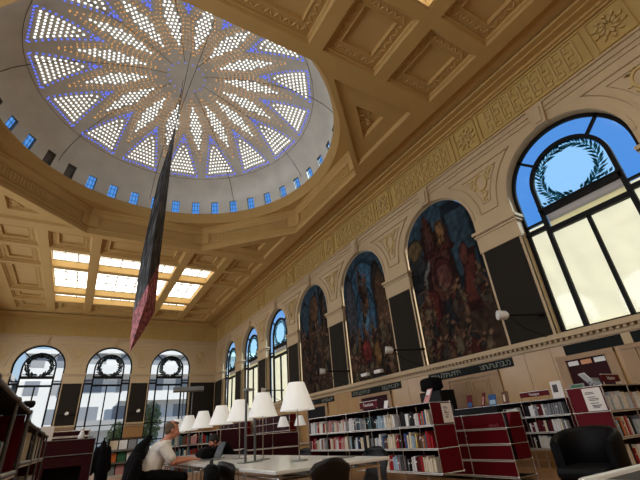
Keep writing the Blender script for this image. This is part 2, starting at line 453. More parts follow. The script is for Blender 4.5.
# strip round the field
zr = HC+.13
for x0, x1, y0, y1 in ((XL, XB0, YN, YE), (XB1, XW, YN, YE), (XB0, XB1, YN, YB0), (XB0, XB1, YB1, YE)): plate(x0, x1, y0, y1, zr)
for a, b in (((XB0, YB0), (XB1, YB0)), ((XB1, YB0), (XB1, YB1)), ((XB1, YB1), (XB0, YB1)), ((XB0, YB1), (XB0, YB0))):
    mb.quad((*a, HC), (*b, HC), (*b, zr), (*a, zr))
# corner triangles with sunk fields
tri_parts = []
for sx in (-1, 1):
    for sy in (-1, 1):
        A = Vector((CX+sx*AP*.41421, CY+sy*AP, 0)); B = Vector((CX+sx*AP, CY+sy*AP, 0)); C = Vector((CX+sx*AP, CY+sy*AP*.41421, 0))
        g = (A+B+C)/3
        inc = g+(B-g)*0
        def ins(f): return [g+(q-g)*f for q in (A, B, C)]
        o = ins(1); i1 = ins(.80); i2 = ins(.74); i3 = ins(.30); i4 = ins(.26)
        def ring(p, q, z0, z1, m_=mb):
            for k in range(3):
                a, b = p[k], p[(k+1) % 3]; c, d = q[(k+1) % 3], q[k]
                m_.quad((a.x, a.y, z0), (b.x, b.y, z0), (c.x, c.y, z1), (d.x, d.y, z1))
        ring(o, i1, HC, HC); ring(i1, i2, HC, HC+.12); ring(i2, i3, HC+.12, HC+.12)
        ring(i3, i4, HC+.12, HC+.26)
        mb.add([(q.x, q.y, HC+.26) for q in i4], [(0, 1, 2)])
        for k in range(14):
            w = [rnd.random() for _ in range(3)]; s_ = sum(w); q = sum((i4[j]*(w[j]/s_) for j in range(3)), Vector((0, 0, 0)))
            mb.sphere((q.x, q.y, HC+.25), .07, 6)
clg = struct(mb, 'ceiling', M['ceil'], label='coffered ochre plaster ceiling with an octagonal opening')

def leaf_ring(mb, x0, x1, y0, y1, w, z):
    """zigzag of little leaves in a flat band of width w just inside a rectangle"""
    def leaf(px, py, ang, l, b):
        c, s = math.cos(ang), math.sin(ang)
        pts = [(-l, 0), (-.2*l, b), (l, 0), (-.2*l, -b)]
        vs = [(px+a*c-d*s, py+a*s+d*c, z) for a, d in pts]+[(px, py, z-.03)]
        mb.add(vs, [(0, 1, 4), (1, 2, 4), (2, 3, 4), (3, 0, 4)])
    step = .13
    for (ax, ay, bx, by) in ((x0+w/2, y0+w/2, x1-w/2, y0+w/2), (x1-w/2, y0+w/2, x1-w/2, y1-w/2), (x1-w/2, y1-w/2, x0+w/2, y1-w/2), (x0+w/2, y1-w/2, x0+w/2, y0+w/2)):
        L = math.hypot(bx-ax, by-ay); n = max(1, int(L/step)); th = math.atan2(by-ay, bx-ax)
        for k in range(n):
            f = (k+.5)/n
            leaf(ax+(bx-ax)*f, ay+(by-ay)*f, th+(.9 if k % 2 else -.9), w*.44, w*.14)
def coffer(x0, x1, y0, y1):
    mb = MB()
    def ring(a, b, z0, z1, mi=0):
        p = [(x0+a, y0+a), (x1-a, y0+a), (x1-a, y1-a), (x0+a, y1-a)]; q = [(x0+b, y0+b), (x1-b, y0+b), (x1-b, y1-b), (x0+b, y1-b)]
        for k in range(4):
            j = (k+1) % 4
            mb.quad((*p[k], z0), (*p[j], z0), (*q[j], z1), (*q[k], z1), mi)
    ring(0, .035, HC, HC+.05); ring(.035, .035, HC+.05, HC+.09); ring(.035, .09, HC+.09, HC+.11); ring(.09, .10, HC+.11, HC+.17)
    w = min(.27, (y1-y0)*.16)
    ring(.10, .10+w, HC+.17, HC+.17, 1); leaf_ring(mb, x0+.1, x1-.1, y0+.1, y1-.1, w, HC+.168)
    e = .10+w
    ring(e, e+.015, HC+.17, HC+.15); ring(e+.015, e+.04, HC+.15, HC+.15); ring(e+.04, e+.06, HC+.15, HC+.27)
    mb.quad((x0+e+.06, y0+e+.06, HC+.27), (x1-e-.06, y0+e+.06, HC+.27), (x1-e-.06, y1-e-.06, HC+.27), (x0+e+.06, y1-e-.06, HC+.27), 2)
    o = mb.build('coffer', [M['ceil'], M['ceil_orn'], M['ceil_panel']], clg)
nwin = 20
M['skyframe'] = mat('skylight_frame', (150, 140, 120), .5)
def skylight(x0, x1, y0, y1, n):
    mb = MB(); z1 = HC+.46
    for a, b in (((x0, y0), (x1, y0)), ((x1, y0), (x1, y1)), ((x1, y1), (x0, y1)), ((x0, y1), (x0, y0))):
        mb.quad((*a, HC), (*b, HC), (*b, z1), (*a, z1))
    mb.bbox(x0, x0+.05, y0, y1, HC+.02, HC+.08, .01); mb.bbox(x1-.05, x1, y0, y1, HC+.02, HC+.08, .01)
    mb.bbox(x0, x1, y0, y0+.05, HC+.02, HC+.08, .01); mb.bbox(x0, x1, y1-.05, y1, HC+.02, HC+.08, .01)
    w = struct(mb, 'window_%d' % n, M['ceil_panel'], label='skylight of leaded white panes set in the ceiling')
    pm = MB(); pm.quad((x0, y0, z1), (x0, y1, z1), (x1, y1, z1), (x1, y0, z1)); pm.build('pane', M['skylight'], w)
    fm = MB(); nx = max(3, int((x1-x0)/.58)); ny = max(2, int((y1-y0)/1.05))
    for k in range(nx+1):
        x = x0+(x1-x0)*k/nx; t = .028 if k % 2 == 0 else .016; fm.box(x-t, x+t, y0, y1, z1-.05, z1-.004)
    for k in range(ny+1):
        y = y0+(y1-y0)*k/ny; fm.box(x0, x1, y-.022, y+.022, z1-.05, z1-.004)
    # chevron leads in the middle panes
    for k in range(1, nx-1, 2):
        xa = x0+(x1-x0)*k/nx; xb = x0+(x1-x0)*(k+1)/nx; ym = (y0+y1)/2
        if y1-y0 > 3:
            fm.tube([(xa, ym-.6, z1-.015), (xb, ym+.05, z1-.02)], .022, 5); fm.tube([(xb, ym+.05, z1-.015), (xa, ym+.6, z1-.02)], .022, 5)
    fm.build('glazing_bars', M['skyframe'], w)
for rows in (rows_f, rows_n):
    for ri, (a, b) in enumerate(rows):
        for ci, (x0, x1) in enumerate(cols):
            if ri in (1, 2, 3) and ci in (1, 2, 3):
                skylight(x0, x1, a, b, nwin); nwin += 1
            else: coffer(x0, x1, a, b)

# ------------------------------------------------------------------ octagonal drum, ring and dome
mb = MB()
prof = [(0, HC), (0, HC+.06), (.05, HC+.10), (.05, HC+.26), (.0, HC+.30), (0, HC+.27), (.07, HC+.42), (.07, 11.42), (.03, 11.46), (.0, 11.52), (-.05, 11.58), (-.05, 11.70), (-.09, 11.74), (-.09, 11.82)]
def offs(v, d):
    r = math.hypot(v[0]-CX, v[1]-CY); f = (AP+d)/AP
    return (CX+(v[0]-CX)*f, CY+(v[1]-CY)*f)
for (d0, z0), (d1, z1) in zip(prof[:-1], prof[1:]):
    for k in range(8):
        a, b = octv[k], octv[(k+1) % 8]
        mb.quad((*offs(a, d0), z0), (*offs(b, d0), z0), (*offs(b, d1), z1), (*offs(a, d1), z1))
# upright flutes of each drum panel, framed, leaving a pilaster at the corners
for k in range(8):
    a, b = Vector(octv[k]), Vector(octv[(k+1) % 8]); d = (b-a); L = d.length; d.normalize(); nin = Vector((CX, CY))-(a+b)/2; nin.normalize()
    def fn(u, v, t, a=a, d=d, nin=nin): q = a+d*u+nin*(t-.07); return (q.x, q.y, v)
    u = .62
    while u < L-.62:
        mb.prism([(u, 10.98), (u+.07, 10.98), (u+.07, 11.34), (u, 11.34)], fn, 0, .035); u += .145
    mb.ribbon([(.5, 10.92), (L-.5, 10.92), (L-.5, 11.39), (.5, 11.39)], .05, fn, 0, .05, closed=True)
    for u0, u1 in ((0, .40), (L-.40, L)): mb.prism([(u0, HC+.42), (u1, HC+.42), (u1, 11.44), (u0, 11.44)], fn, 0, .07)
# soffit from octagon to circle
NS = 96; R0 = 6.55
def octr(t, d=-.09):
    k = round(t/(PI/4)); return (AP+d)/math.cos(t-k*PI/4)
for k in range(NS):
    t0, t1 = 2*PI*k/NS, 2*PI*(k+1)/NS
    p = lambda r, t: (CX+r*math.cos(t), CY+r*math.sin(t), 11.82)
    if octr((t0+t1)/2) > R0-.02:
        mb.quad(p(max(octr(t0), R0), t0), p(max(octr(t1), R0), t1), p(R0, t1), p(R0, t0))
dr = struct(mb, 'drum', M['ceil'], label='octagonal drum below the dome')
mb = MB(); mb.lathe([(6.56, 11.82), (6.56, 11.90), (6.50, 11.94), (6.50, 12.02), (6.44, 12.06), (6.44, 12.16), (6.34, 12.20), (6.34, 12.30), (6.75, 12.34)], (CX, CY, 0), 156)
mb.build('ring_moulding', M['ceil'], dr)
DZ, DR, DH = 12.35, 6.70, 3.30
def dome_pt(r, t, off=0.):
    z = DZ+DH*math.sqrt(max(0, 1-(r/DR)**2))
    n = Vector((r*math.cos(t)/DR**2, r*math.sin(t)/DR**2, (z-DZ)/DH**2)).normalized()
    return Vector((CX+r*math.cos(t), CY+r*math.sin(t), z))-n*off, n
NW = 39; A0 = math.radians(6.3); DA = 2*PI/NW; WH = .031
shut = {13, 14, 17, 18, 19, 20, 21, 22, 23, 24}
angs = []
for k in range(NW):
    c = A0+DA*k; angs += [c-WH, c+WH, c+DA*.36, c+DA*.64]
rl = [DR*math.cos(math.asin(s)) for s in (0, .055, .245)]+[DR*math.cos(math.radians(a)) for a in [17+2.6*q for q in range(28)]]
mb = MB(); na = len(angs)
vs = []
for r in rl:
    for t in angs: vs.append(dome_pt(r, t)[0])
vs.append(dome_pt(0, 0)[0]); fs = []
for i in range(len(rl)-1):
    for k in range(na):
        if i == 1 and k % 4 == 0: continue
        fs.append((i*na+k, i*na+(k+1) % na, (i+1)*na+(k+1) % na, (i+1)*na+k))
for k in range(na): fs.append(((len(rl)-1)*na+k, (len(rl)-1)*na+(k+1) % na, len(vs)-1))
mb.add(vs, fs, 0, True)
dome = struct(mb, 'dome', M['dome'], label='grey dome pierced by a star of glass blocks')
sm = MB()
for k in range(9):
    t = 2*PI*(k+.3)/9
    sm.tube([dome_pt(r, t, .004)[0] for r in (.8, 1.6, 2.4, 3.2, 4, 4.8, 5.4, 6., 6.4, 6.62)], .012, 5)
for r in (5.62,): sm.tube([dome_pt(r, 2*PI*k/96, .004)[0] for k in range(97)], .010, 5)
sm.build('seam', M['seam'], dome)
for k in range(NW):
    c = A0+DA*k; r0, r1 = rl[1], rl[2]
    q = [dome_pt(r0, c-WH)[0], dome_pt(r0, c+WH)[0], dome_pt(r1, c+WH)[0], dome_pt(r1, c-WH)[0]]
    nn = dome_pt((r0+r1)/2, c)[1]; out = [p+nn*.16 for p in q]
    mb = MB()
    for j in range(4): mb.quad(q[j], q[(j+1) % 4], out[(j+1) % 4], out[j])
    bars = [p+nn*.12 for p in q]
    for j in range(4): mb.tube([bars[j], bars[(j+1) % 4]], .022, 5)
    w = struct(mb, 'window_%d' % (100+k), M['dome_grey'] if k in shut else M['grey_steel'], label='small square window at the foot of the dome')
    bm_ = MB()
    if k not in shut:
        a, b, c_, d_ = bars
        for f in (.3, .7): bm_.tube([a.lerp(b, f), d_.lerp(c_, f)], .010, 5); bm_.tube([a.lerp(d_, f), b.lerp(c_, f)], .010, 5)
        bm_.build('glazing_bars', M['black'], w)
    pm = MB(); pm.quad(*out); pm.build('pane' if k not in shut else 'shutter', M['glass_blue'] if k not in shut else M['dome_grey'], w)

def dots(mb, pts, rad, mi, n=7):
    for r, t in pts:
        p, nn = dome_pt(r, t, .022); a = nn.orthogonal().normalized(); b = nn.cross(a)
        vs = [p+(a*math.cos(2*PI*k/n)+b*math.sin(2*PI*k/n))*rad for k in range(n)]
        back = [v+nn*.02 for v in vs]
        mb.add(vs+back, [tuple(range(n))]+[(k, (k+1) % n, n+(k+1) % n, n+k) for k in range(n)], mi)
GB = [M['block_white'], M['block_blue'], M['block_orange']]
for k in range(16):
    # outer triangle
    t0 = math.radians(11.25+22.5*k); mb = MB(); W = []
    for i in range(9):
        r = 3.98+i*.163; hw = .60*(r-3.80)/1.48
        for j in range(i+1):
            u = (j-i/2)*(2*hw/max(i, 1)) if i else 0
            W.append((math.hypot(r, u), t0+math.atan2(u, r)))
    dots(mb, W, .043, 0)
    Bl = []
    for i in range(12):
        r = 3.55+i*.168; u = .60*(r-3.80)/1.48+.17
        if u > .04:
            for s in (-1, 1): Bl.append((math.hypot(r, u), t0+s*math.atan2(u, r)))
    for i in range(11):
        u = -.78+1.56*i/10; Bl.append((math.hypot(5.46, u), t0+math.atan2(u, 5.46)))
    for i in range(4): Bl.append((3.35+.13*i, t0))
    dots(mb, Bl, .040, 1, 6)
    mb.build('glass_block_triangle', GB, dome)
    # inner petal
    t0 = math.radians(22.5*k); mb = MB(); W = []
    N = 15
    for i in range(N):
        r = 1.72+2.3*i/(N-1); f = 1-abs(i-7.5)/7.5
        hw = .06+.25*max(f, 0); st_ = .155
        us = [j*st_ for j in range(-3, 4)] if i % 2 else [(j+.5)*st_ for j in range(-3, 3)]
        if i in (0, N-1): us = [0]
        for u in us:
            if abs(u) <= hw: W.append((math.hypot(r, u), t0+math.atan2(u, r)))
    dots(mb, W, .043, 0)
    Or = []
    for i in range(19):
        r = 1.30+3.35*i/18; f = 1-abs(r-2.95)/1.72; u = .02+.40*max(f, 0)
        for s in (-1, 1): Or.append((math.hypot(r, u), t0+s*math.atan2(u, r)))
    dots(mb, Or, .028, 2, 6)
    Or2 = []
    for i in range(15):
        r = 1.5+2.6*i/14; f = 1-abs(r-2.95)/1.72; u = .14+.42*max(f, 0)
        for s in (-1, 1):
            if u/r < .19: Or2.append((math.hypot(r, u), t0+s*math.atan2(u, r)))
    dots(mb, Or2, .022, 2, 5)
    Bc = [(.78, t0+.1), (1.02, t0+.3)]
    dots(mb, Bc[:1], .03, 1, 5); dots(mb, Bc[1:], .02, 2, 5)
    mb.build('glass_block_petal', GB, dome)

# ------------------------------------------------------------------ windows
def leafshape(mb, fn, x, z, ang, l, b, t0, t1):
    c, s = math.cos(ang), math.sin(ang)
    mb.prism([(x+a*c-d*s, z+a*s+d*c) for a, d in ((0, 0), (l*.45, b), (l, 0), (l*.45, -b))], fn, t0, t1)
def arched_window(n, fn, c, hw, zb, blind, label, rec=.34, seed=1):
    fr = MB(); t0, t1 = -rec+.02, -rec+.10
    r1 = 1.0
    # outer frame following the arch, inner arch with its jambs
    out = [(c-hw+.05, zb)]+[(c-(hw-.05)*math.cos(PI*k/28), ZSP+(hw-.05)*math.sin(PI*k/28)) for k in range(29)]+[(c+hw-.05, zb)]
    fr.ribbon(out, .10, fn, t0, t1)
    inn = [(c-r1, zb)]+[(c-r1*math.cos(PI*k/24), ZSP+r1*math.sin(PI*k/24)) for k in range(25)]+[(c+r1, zb)]
    fr.ribbon(inn, .11, fn, t0, t1+.02)
    def bar(u0, u1, z0, z1, e=0.): fr.prism([(u0, z0), (u1, z0), (u1, z1), (u0, z1)], fn, t0, t1+e)
    bar(c-r1, c+r1, 5.90, 6.04, .02); bar(c-r1-.06, c+r1+.06, 6.04, 6.09, .04)       # main transom
    bar(c-r1, c+r1, 5.34, 5.48, .04)
    for s in (-1, 1):
        a, b = sorted((c+s*r1, c+s*hw)); bar(a, b, 5.72, 5.78); bar(a, b, 5.48, 5.60, .03)
        d = math.sqrt(.5); q = [(c+s*d*r1, ZSP+d*r1), (c+s*d*hw, ZSP+d*hw)]
        fr.ribbon(q, .07, fn, t0, t1)
    bar(c-.045, c+.045, zb, 5.40); bar(c-hw, c+hw, zb, zb+.10)
    if zb < 2: bar(c-hw, c+hw, 1.42, 1.50); bar(c-hw, c+hw, 2.60, 2.66)
    w = struct(fr, 'window_%d' % n, M['black'], label=label)
    tg = -rec+.04
    # panes
    pm = MB(); A = [(hw-.06)*1, r1]
    for k in range(28):
        t_0, t_1 = PI*k/28, PI*(k+1)/28
        p = lambda r, t: fn(c+r*math.cos(t), ZSP+r*math.sin(t), tg)
        pm.quad(p(r1, t_0), p(hw-.05, t_0), p(hw-.05, t_1), p(r1, t_1))
    for s in (-1, 1): pm.quad(fn(c+s*r1, 5.75, tg), fn(c+s*(hw-.05), 5.75, tg), fn(c+s*(hw-.05), ZSP, tg), fn(c+s*r1, ZSP, tg))
    pm.build('pane', M['glass_blue'] if blind else M['glass'], w)
    pm = MB(); po = [(c-r1, 6.0)]+[(c-r1*math.cos(PI*k/24), ZSP+r1*math.sin(PI*k/24)) for k in range(25)]+[(c+r1, 6.0)]
    pm.add([fn(u, v, tg) for u, v in po], [tuple(range(len(po)))]); pm.build('lunette_pane', M['glass_frost'] if blind else M['glass'], w)
    pm = MB(); pm.quad(fn(c-hw+.05, zb, tg), fn(c+hw-.05, zb, tg), fn(c+hw-.05, 5.75, tg), fn(c-hw+.05, 5.75, tg)); pm.build('lower_pane', M['glass'], w)
    # leaf wreath in the lunette
    wm = MB(); r2 = random.Random(seed); zc = 6.80
    for k in range(64):
        t = 2*PI*k/64; rr = .72+.05*r2.random()
        if abs(((t+PI/2+PI) % (2*PI))-PI) < .10: continue
        up = 1 if math.cos(t) > 0 else -1
        x, z = c+rr*math.cos(t), zc+rr*1.0*math.sin(t)
        th = t+up*PI/2
        for sd in (-1, 1): leafshape(wm, fn, x, z, th+sd*(.55+.35*r2.random()), .20+.06*r2.random(), .032, tg+.006, tg+.014)
    wm.ribbon([(c+.74*math.cos(2*PI*k/48), zc+.74*math.sin(2*PI*k/48)) for k in range(48)], .022, fn, tg+.006, tg+.014, closed=True)
    for s in (-1, 1):
        for k in range(9): leafshape(wm, fn, c+s*(.1+.1*k), 6.13+.03*(k % 2), (PI/2)-s*(.6+.2*(k % 3)), .15, .04, tg+.006, tg+.014)
    if not blind:
        for k in range(56):
            t = 2*PI*k/56; rr = .66+.16*r2.random()
            for sd in (-1, 1): leafshape(wm, fn, c+rr*math.cos(t), zc+rr*math.sin(t), t+(1 if math.cos(t) > 0 else -1)*PI/2+sd*(.5+.5*r2.random()), .22, .055, tg+.006, tg+.014)
    wm.build('wreath', M['wreath'] if blind else M['wreath_dark'], w)
    if blind:
        # roller blinds hung in the plane behind the frame
        for u0, u1, z1 in ((c-hw+.02, c-r1, 5.74), (c-r1, c, 5.40), (c, c+r1, 5.40), (c+r1, c+hw-.02, 5.74)):
            bm_ = MB(); nx, nz = 8, 16
            r3 = random.Random(int(u0*100))
            g = lambda i, j: fn(u0+(u1-u0)*i/nx, zb+.06+(z1-zb-.06)*j/nz, -rec-.05+.02*noise.noise(Vector((u0+i*.35, j*.35, c))))
            bm_.add([g(i, j) for j in range(nz+1) for i in range(nx+1)], [(j*(nx+1)+i, j*(nx+1)+i+1, (j+1)*(nx+1)+i+1, (j+1)*(nx+1)+i) for j in range(nz) for i in range(nx)], 0, True)
            bm_.prism([(u0, zb+.08), (u1, zb+.08), (u1, zb+.13), (u0, zb+.13)], fn, -rec-.08, -rec-.03)
            bm_.build('blind', M['blind'], w)
        bm_ = MB(); bm_.prism([(c-r1+.05, 5.48), (c+r1-.05, 5.48), (c+r1-.05, 5.70), (c-r1+.05, 5.70)], fn, -rec-.06, -rec-.03, 0)
        bm_.prism([(c-r1+.05, 5.70), (c+r1-.05, 5.70), (c+r1-.05, 5.94), (c-r1+.05, 5.94)], fn, -rec-.07, -rec-.02, 1)
        bm_.build('blind_head', [M['blind'], M['blind_grey']], w)
    return w
arched_window(1, RW, YB, HW, ZS, True, 'large near arched window with cream blinds and a leaf wreath', seed=3)
for i, j in enumerate((4, 5, 6)):
    arched_window(2+i, RW, YB+P*j, HW, ZS, True, ['arched side window nearest the murals, cream blinds drawn', 'middle of the three far side windows', 'arched side window closest to the far corner'][i], seed=5+i)
for i, c in enumerate(ebays):
    arched_window(5+i, EW, c, EHW, .5, False, ['left arched window of the end wall, blue sky in its top', 'middle arched window of the end wall', 'right arched window of the end wall, tree behind it'][i], seed=9+i)

# ------------------------------------------------------------------ wall bands, doors, murals
for j, lab in ((0, 'dark green mosaic band over the red doorway below the blinded window'), (1, 'dark green mosaic band with pale scrolls above the oak double door'), (2, 'dark green mosaic band above the dark red doorway behind the long bookcase'), (3, 'dark green mosaic band above the open doorway painted black')):
    c = YB+P*j; mb = MB()
    mb.prism([(c-1.58, 2.20), (c+1.58, 2.20), (c+1.58, 2.43), (c-1.58, 2.43)], RW, 0, .02)
    o = struct(mb, 'trim_%d' % (10+j), M['green_mosaic'], label=lab)
    sc = MB(); r2 = random.Random(20+j)
    segs = [(-1.45, -.55), (.3, 1.45)] if j != 0 else []
    for a, b in segs:
        u = a
        while u < b:
            t = r2.random()*2*PI; rr = .05+.02*r2.random()
            sc.ribbon([(c+u+rr*math.cos(t+k*.6), 2.315+rr*math.sin(t+k*.6)) for k in range(7)], .022, RW, .02, .026)
            sc.ribbon([(c+u+rr, 2.25), (c+u+.02, 2.315), (c+u+.07, 2.38)], .018, RW, .02, .026); u += .11
    if j == 0: sc.prism([(c+.12, 2.2), (c+.30, 2.2), (c+.30, 2.43), (c+.12, 2.43)], RW, .02, .03)
    sc.build('scroll_inlay', M['mosaic_scroll'] if j else M['stone2'], o)
def wood_door(n, u0, u1, leaves, label):
    mb = MB(); zt = 2.1
    mb.prism([(u0-.28, 0), (u0, 0), (u0, zt+.08), (u0-.28, zt+.08)], RW, 0, .05); mb.prism([(u1, 0), (u1+.28, 0), (u1+.28, zt+.08), (u1, zt+.08)], RW, 0, .05)
    mb.prism([(u0-.28, zt), (u1+.28, zt), (u1+.28, zt+.09), (u0-.28, zt+.09)], RW, 0, .07)
    o = struct(mb, 'door_%d' % n, M['oakdoor'], label=label)
    w = (u1-u0)/leaves
    for k in range(leaves):
        a = u0+k*w+.01; b = a+w-.02; lf = MB(); lf.prism([(a, .01), (b, .01), (b, zt), (a, zt)], RW, 0, .03)
        for z0, z1 in ((1.72, 2.0), (1.36, 1.64), (.78, 1.28), (.15, .70)):
            lf.ribbon([(a+.1, z0), (b-.1, z0), (b-.1, z1), (a+.1, z1)], .04, RW, .03, .05, closed=True)
            lf.prism([(a+.17, z0+.07), (b-.17, z0+.07), (b-.17, z1-.07), (a+.17, z1-.07)], RW, .03, .045)
        lf.build('leaf', M['oakdoor'], o)
    return o
wood_door(1, 7.26, 8.80, 2, 'pale oak double door under the largest mural')
wood_door(2, 1.95, 3.62, 2, 'pale oak door right of the red doorway')
def opening(n, u0, u1, m, label, glazed=False):
    mb = MB(); zt = 2.08
    for a, b in ((u0-.2, u0), (u1, u1+.2)): mb.prism([(a, 0), (b, 0), (b, zt+.1), (a, zt+.1)], RW, 0, .07)
    mb.prism([(u0-.2, zt), (u1+.2, zt), (u1+.2, zt+.11), (u0-.2, zt+.11)], RW, 0, .08)
    o = struct(mb, 'door_%d' % n, M['oakdoor'], label=label)
    lf = MB(); lf.prism([(u0, .01), (u1, .01), (u1, zt), (u0, zt)], RW, 0, .025); lf.build('leaf', m, o)
    if glazed:
        w = (u1-u0)/3
        for k, cm in enumerate((M['white'], M['amber'], M['white'])):
            pm = MB(); pm.prism([(u0+k*w+.03, 1.95), (u0+(k+1)*w-.03, 1.95), (u0+(k+1)*w-.03, 2.05), (u0+k*w+.03, 2.05)], RW, .025, .035); pm.build('top_pane', cm, o)
M['amber'] = mat('amber_panel', (214, 148, 104), .5)
opening(3, 4.22, 5.10, M['darkred'], 'dark red door with a white and orange top light', True)
opening(4, 11.85, 13.5, M['darkred'], 'dark red doorway behind the red sign')
opening(5, 16.4, 18.1, M['black'], 'open doorway, its inner dark painted black, beside the far end of the long bookcase')  # black leaf paints in the darkness beyond the open door
# marble joints on the dado
mb = MB()
for j in range(6):
    for s in (-1, 1):
        u = YB+P*j+P/2+s*.36; mb.prism([(u-.008, 0), (u+.008, 0), (u+.008, 2.46), (u-.008, 2.46)], RW, 0, .004)
mb.prism([(YN, .0), (YE, .0), (YE, .18), (YN, .18)], RW, 0, .03)
struct(mb, 'baseboard_right', M['dadowood'], label='marble joints and skirting of the long wall')

def mural(c, label, seed, layout):
    rr = random.Random(seed); hw = HW-.03
    shapes = []
    def blob(x, z, w, h, col, kind='e', ang=0.): shapes.append((x, z, w, h, col, kind, ang))
    layout(blob, rr)
    nu, nv = 72, 130; z0 = ZS+.02; zt = ZSP+hw
    vs = []; cols_ = []
    for j in range(nv+1):
        z = z0+(zt-z0)*j/nv
        h = hw if z <= ZSP else math.sqrt(max(hw*hw-(z-ZSP)**2, 1e-4))
        for i in range(nu+1):
            u = -h+2*h*i/nu
            vs.append(RW(c+u, z, -.12))
            wx = u+.10*noise.noise(Vector((u*2.2, z*2.2, seed))); wz = z+.14*noise.noise(Vector((u*2, z*2, seed+9)))
            n1 = noise.noise(Vector((u*1.1, z*.9, seed+3))); n2 = noise.noise(Vector((u*6, z*5, seed)))
            sky = max(0, min(1, (wz-5.6+.9*n1)/1.2))
            base = [a*(1-sky)+b*sky for a, b in zip((66, 46, 32), (44, 72, 92))]
            col = base
            for (x, zz, w, hh, cc, kd, an) in shapes:
                dx, dz = wx-x, wz-zz; ca, sa = math.cos(an), math.sin(an); dx, dz = dx*ca+dz*sa, -dx*sa+dz*ca
                if kd == 'e': d = (dx/w)**2+(dz/hh)**2
                else: d = max(abs(dx)/w, abs(dz)/hh)
                if d < 1: col = [v*(.55 if d > .72 else 1) for v in cc]
            f = 1+.42*n2+.2*n1
            g_ = sum(col)/3; col = [v*.78+g_*.22 for v in col]; cols_.append([max(0, min(255, v*f*.86)) for v in col])
    W = nu+1
    me = bpy.data.meshes.new('mural'); me.from_pydata(vs, [], [(j*W+i+1, j*W+i, (j+1)*W+i, (j+1)*W+i+1) for j in range(nv) for i in range(nu)])
    ca = me.color_attributes.new('paint', 'FLOAT_COLOR', 'POINT')
    for k, cc in enumerate(cols_): ca.data[k].color = lin(cc)+(1,)
    me.materials.append(M['paint']); me.update()
    o = bpy.data.objects.new('mural', me); COL.objects.link(o)
    tag(o, label, 'mural', 'arched wall murals')
FIG = [(112, 78, 52), (92, 60, 40), (78, 32, 24), (72, 58, 46), (52, 46, 40), (98, 84, 60), (64, 28, 22), (40, 36, 34), (36, 34, 34)]
def fig(blob, rr, x, z, s, dark=1.):
    c1 = tuple(v*dark for v in rr.choice(FIG)); c2 = tuple(v*dark for v in rr.choice(FIG)); a = (rr.random()-.5)*.9
    blob(x, z, .12*s, .36*s, c1, 'e', a); blob(x-.1*s*math.sin(a), z-.38*s, .15*s, .30*s, c2, 'e', a*.4)
    blob(x+.13*s, z+.12*s, .035*s, .24*s, (104, 72, 50), 'e', a+.9); blob(x-.12*s, z+.05*s, .035*s, .22*s, (104, 72, 50), 'e', a-.8)
    blob(x-.38*s*math.sin(a), z+.42*s, .075*s, .095*s, (124, 88, 62))
def temple(blob, rr):
    blob(-.95, 6.4, .6, 1.6, (42, 66, 80), 'r')
    for k in range(7): blob(1.15+.1*rr.random(), 3.2+k*.62, .42, .45, rr.choice([(46, 48, 50), (30, 32, 36), (104, 84, 52)]), 'e', .4)
    blob(.15, 5.75, .62, 1.5, (84, 44, 34), 'r'); blob(.42, 7.05, .28, .62, (86, 48, 36), 'r'); blob(.42, 7.75, .14, .3, (96, 46, 34))
    blob(-.18, 7.0, .2, .5, (122, 86, 48), 'r'); blob(.1, 6.4, .72, .10, (84, 34, 28), 'r'); blob(.1, 5.6, .42, .62, (78, 30, 26)); blob(.1, 5.45, .34, .5, (100, 56, 46))
    for k in range(5): blob(-.35+.22*k, 6.6, .04, .3, (68, 30, 24), 'r')
    blob(.95, 4.4, .42, .9, (92, 32, 26), 'e', .3); blob(.85, 5.7, .09, .7, (108, 108, 104), 'e', .35)
    blob(-.95, 5.0, .28, 1.0, (94, 40, 30), 'r', .15); blob(-.9, 5.9, .2, .4, (88, 44, 34), 'e', .1); blob(.2, 3.9, .24, .95, (38, 40, 44))
    for k in range(40): fig(blob, rr, -1.4+2.8*rr.random(), 2.9+2.3*rr.random()**1.5, .6+.4*rr.random())
def ascent(blob, rr):
    blob(0, 6.3, 1.2, 1.7, (50, 92, 122)); blob(.1, 5.3, .75, 1.4, (46, 84, 114)); blob(.1, 5.6, .3, 1.0, (74, 112, 136)); blob(-.95, 6.4, .4, 1.2, (46, 40, 40))
    for k in range(9): fig(blob, rr, .1+.3*(rr.random()-.5), 5.6+1.9*k/9, .85)
    blob(-1.1, 5.4, .45, 1.8, (84, 60, 40)); blob(1.1, 5.7, .4, 1.9, (62, 66, 74))
    for k in range(34): fig(blob, rr, -1.35+2.7*rr.random(), 2.95+1.9*rr.random(), .7+.4*rr.random())
    blob(.3, 3.9, .3, .5, (120, 38, 30)); blob(-.4, 3.7, .2, .5, (132, 92, 44))
def forest(blob, rr):
    for k in range(12): blob(-1.4+2.8*rr.random(), 4.2+2.6*rr.random(), .07+.1*rr.random(), 1.3, rr.choice([(60, 42, 30), (82, 58, 38), (40, 34, 30)]), 'r', (rr.random()-.5)*.2)
    blob(-.1, 6.9, .5, .8, (96, 66, 42)); blob(.9, 6.6, .45, 1.0, (44, 66, 84))
    for k in range(26): fig(blob, rr, -1.35+2.7*rr.random(), 2.95+3.0*rr.random(), .7+.45*rr.random(), .9)
mural(YB+P, 'largest nearest mural: a red-brown temple with towers under a dark blue sky', 3, temple)
mural(YB+2*P, 'middle mural: pale figures rising through a bright blue opening above a crowd', 5, ascent)
mural(YB+3*P, 'farthest, darkest brown mural of a crowd among tree trunks', 8, forest)

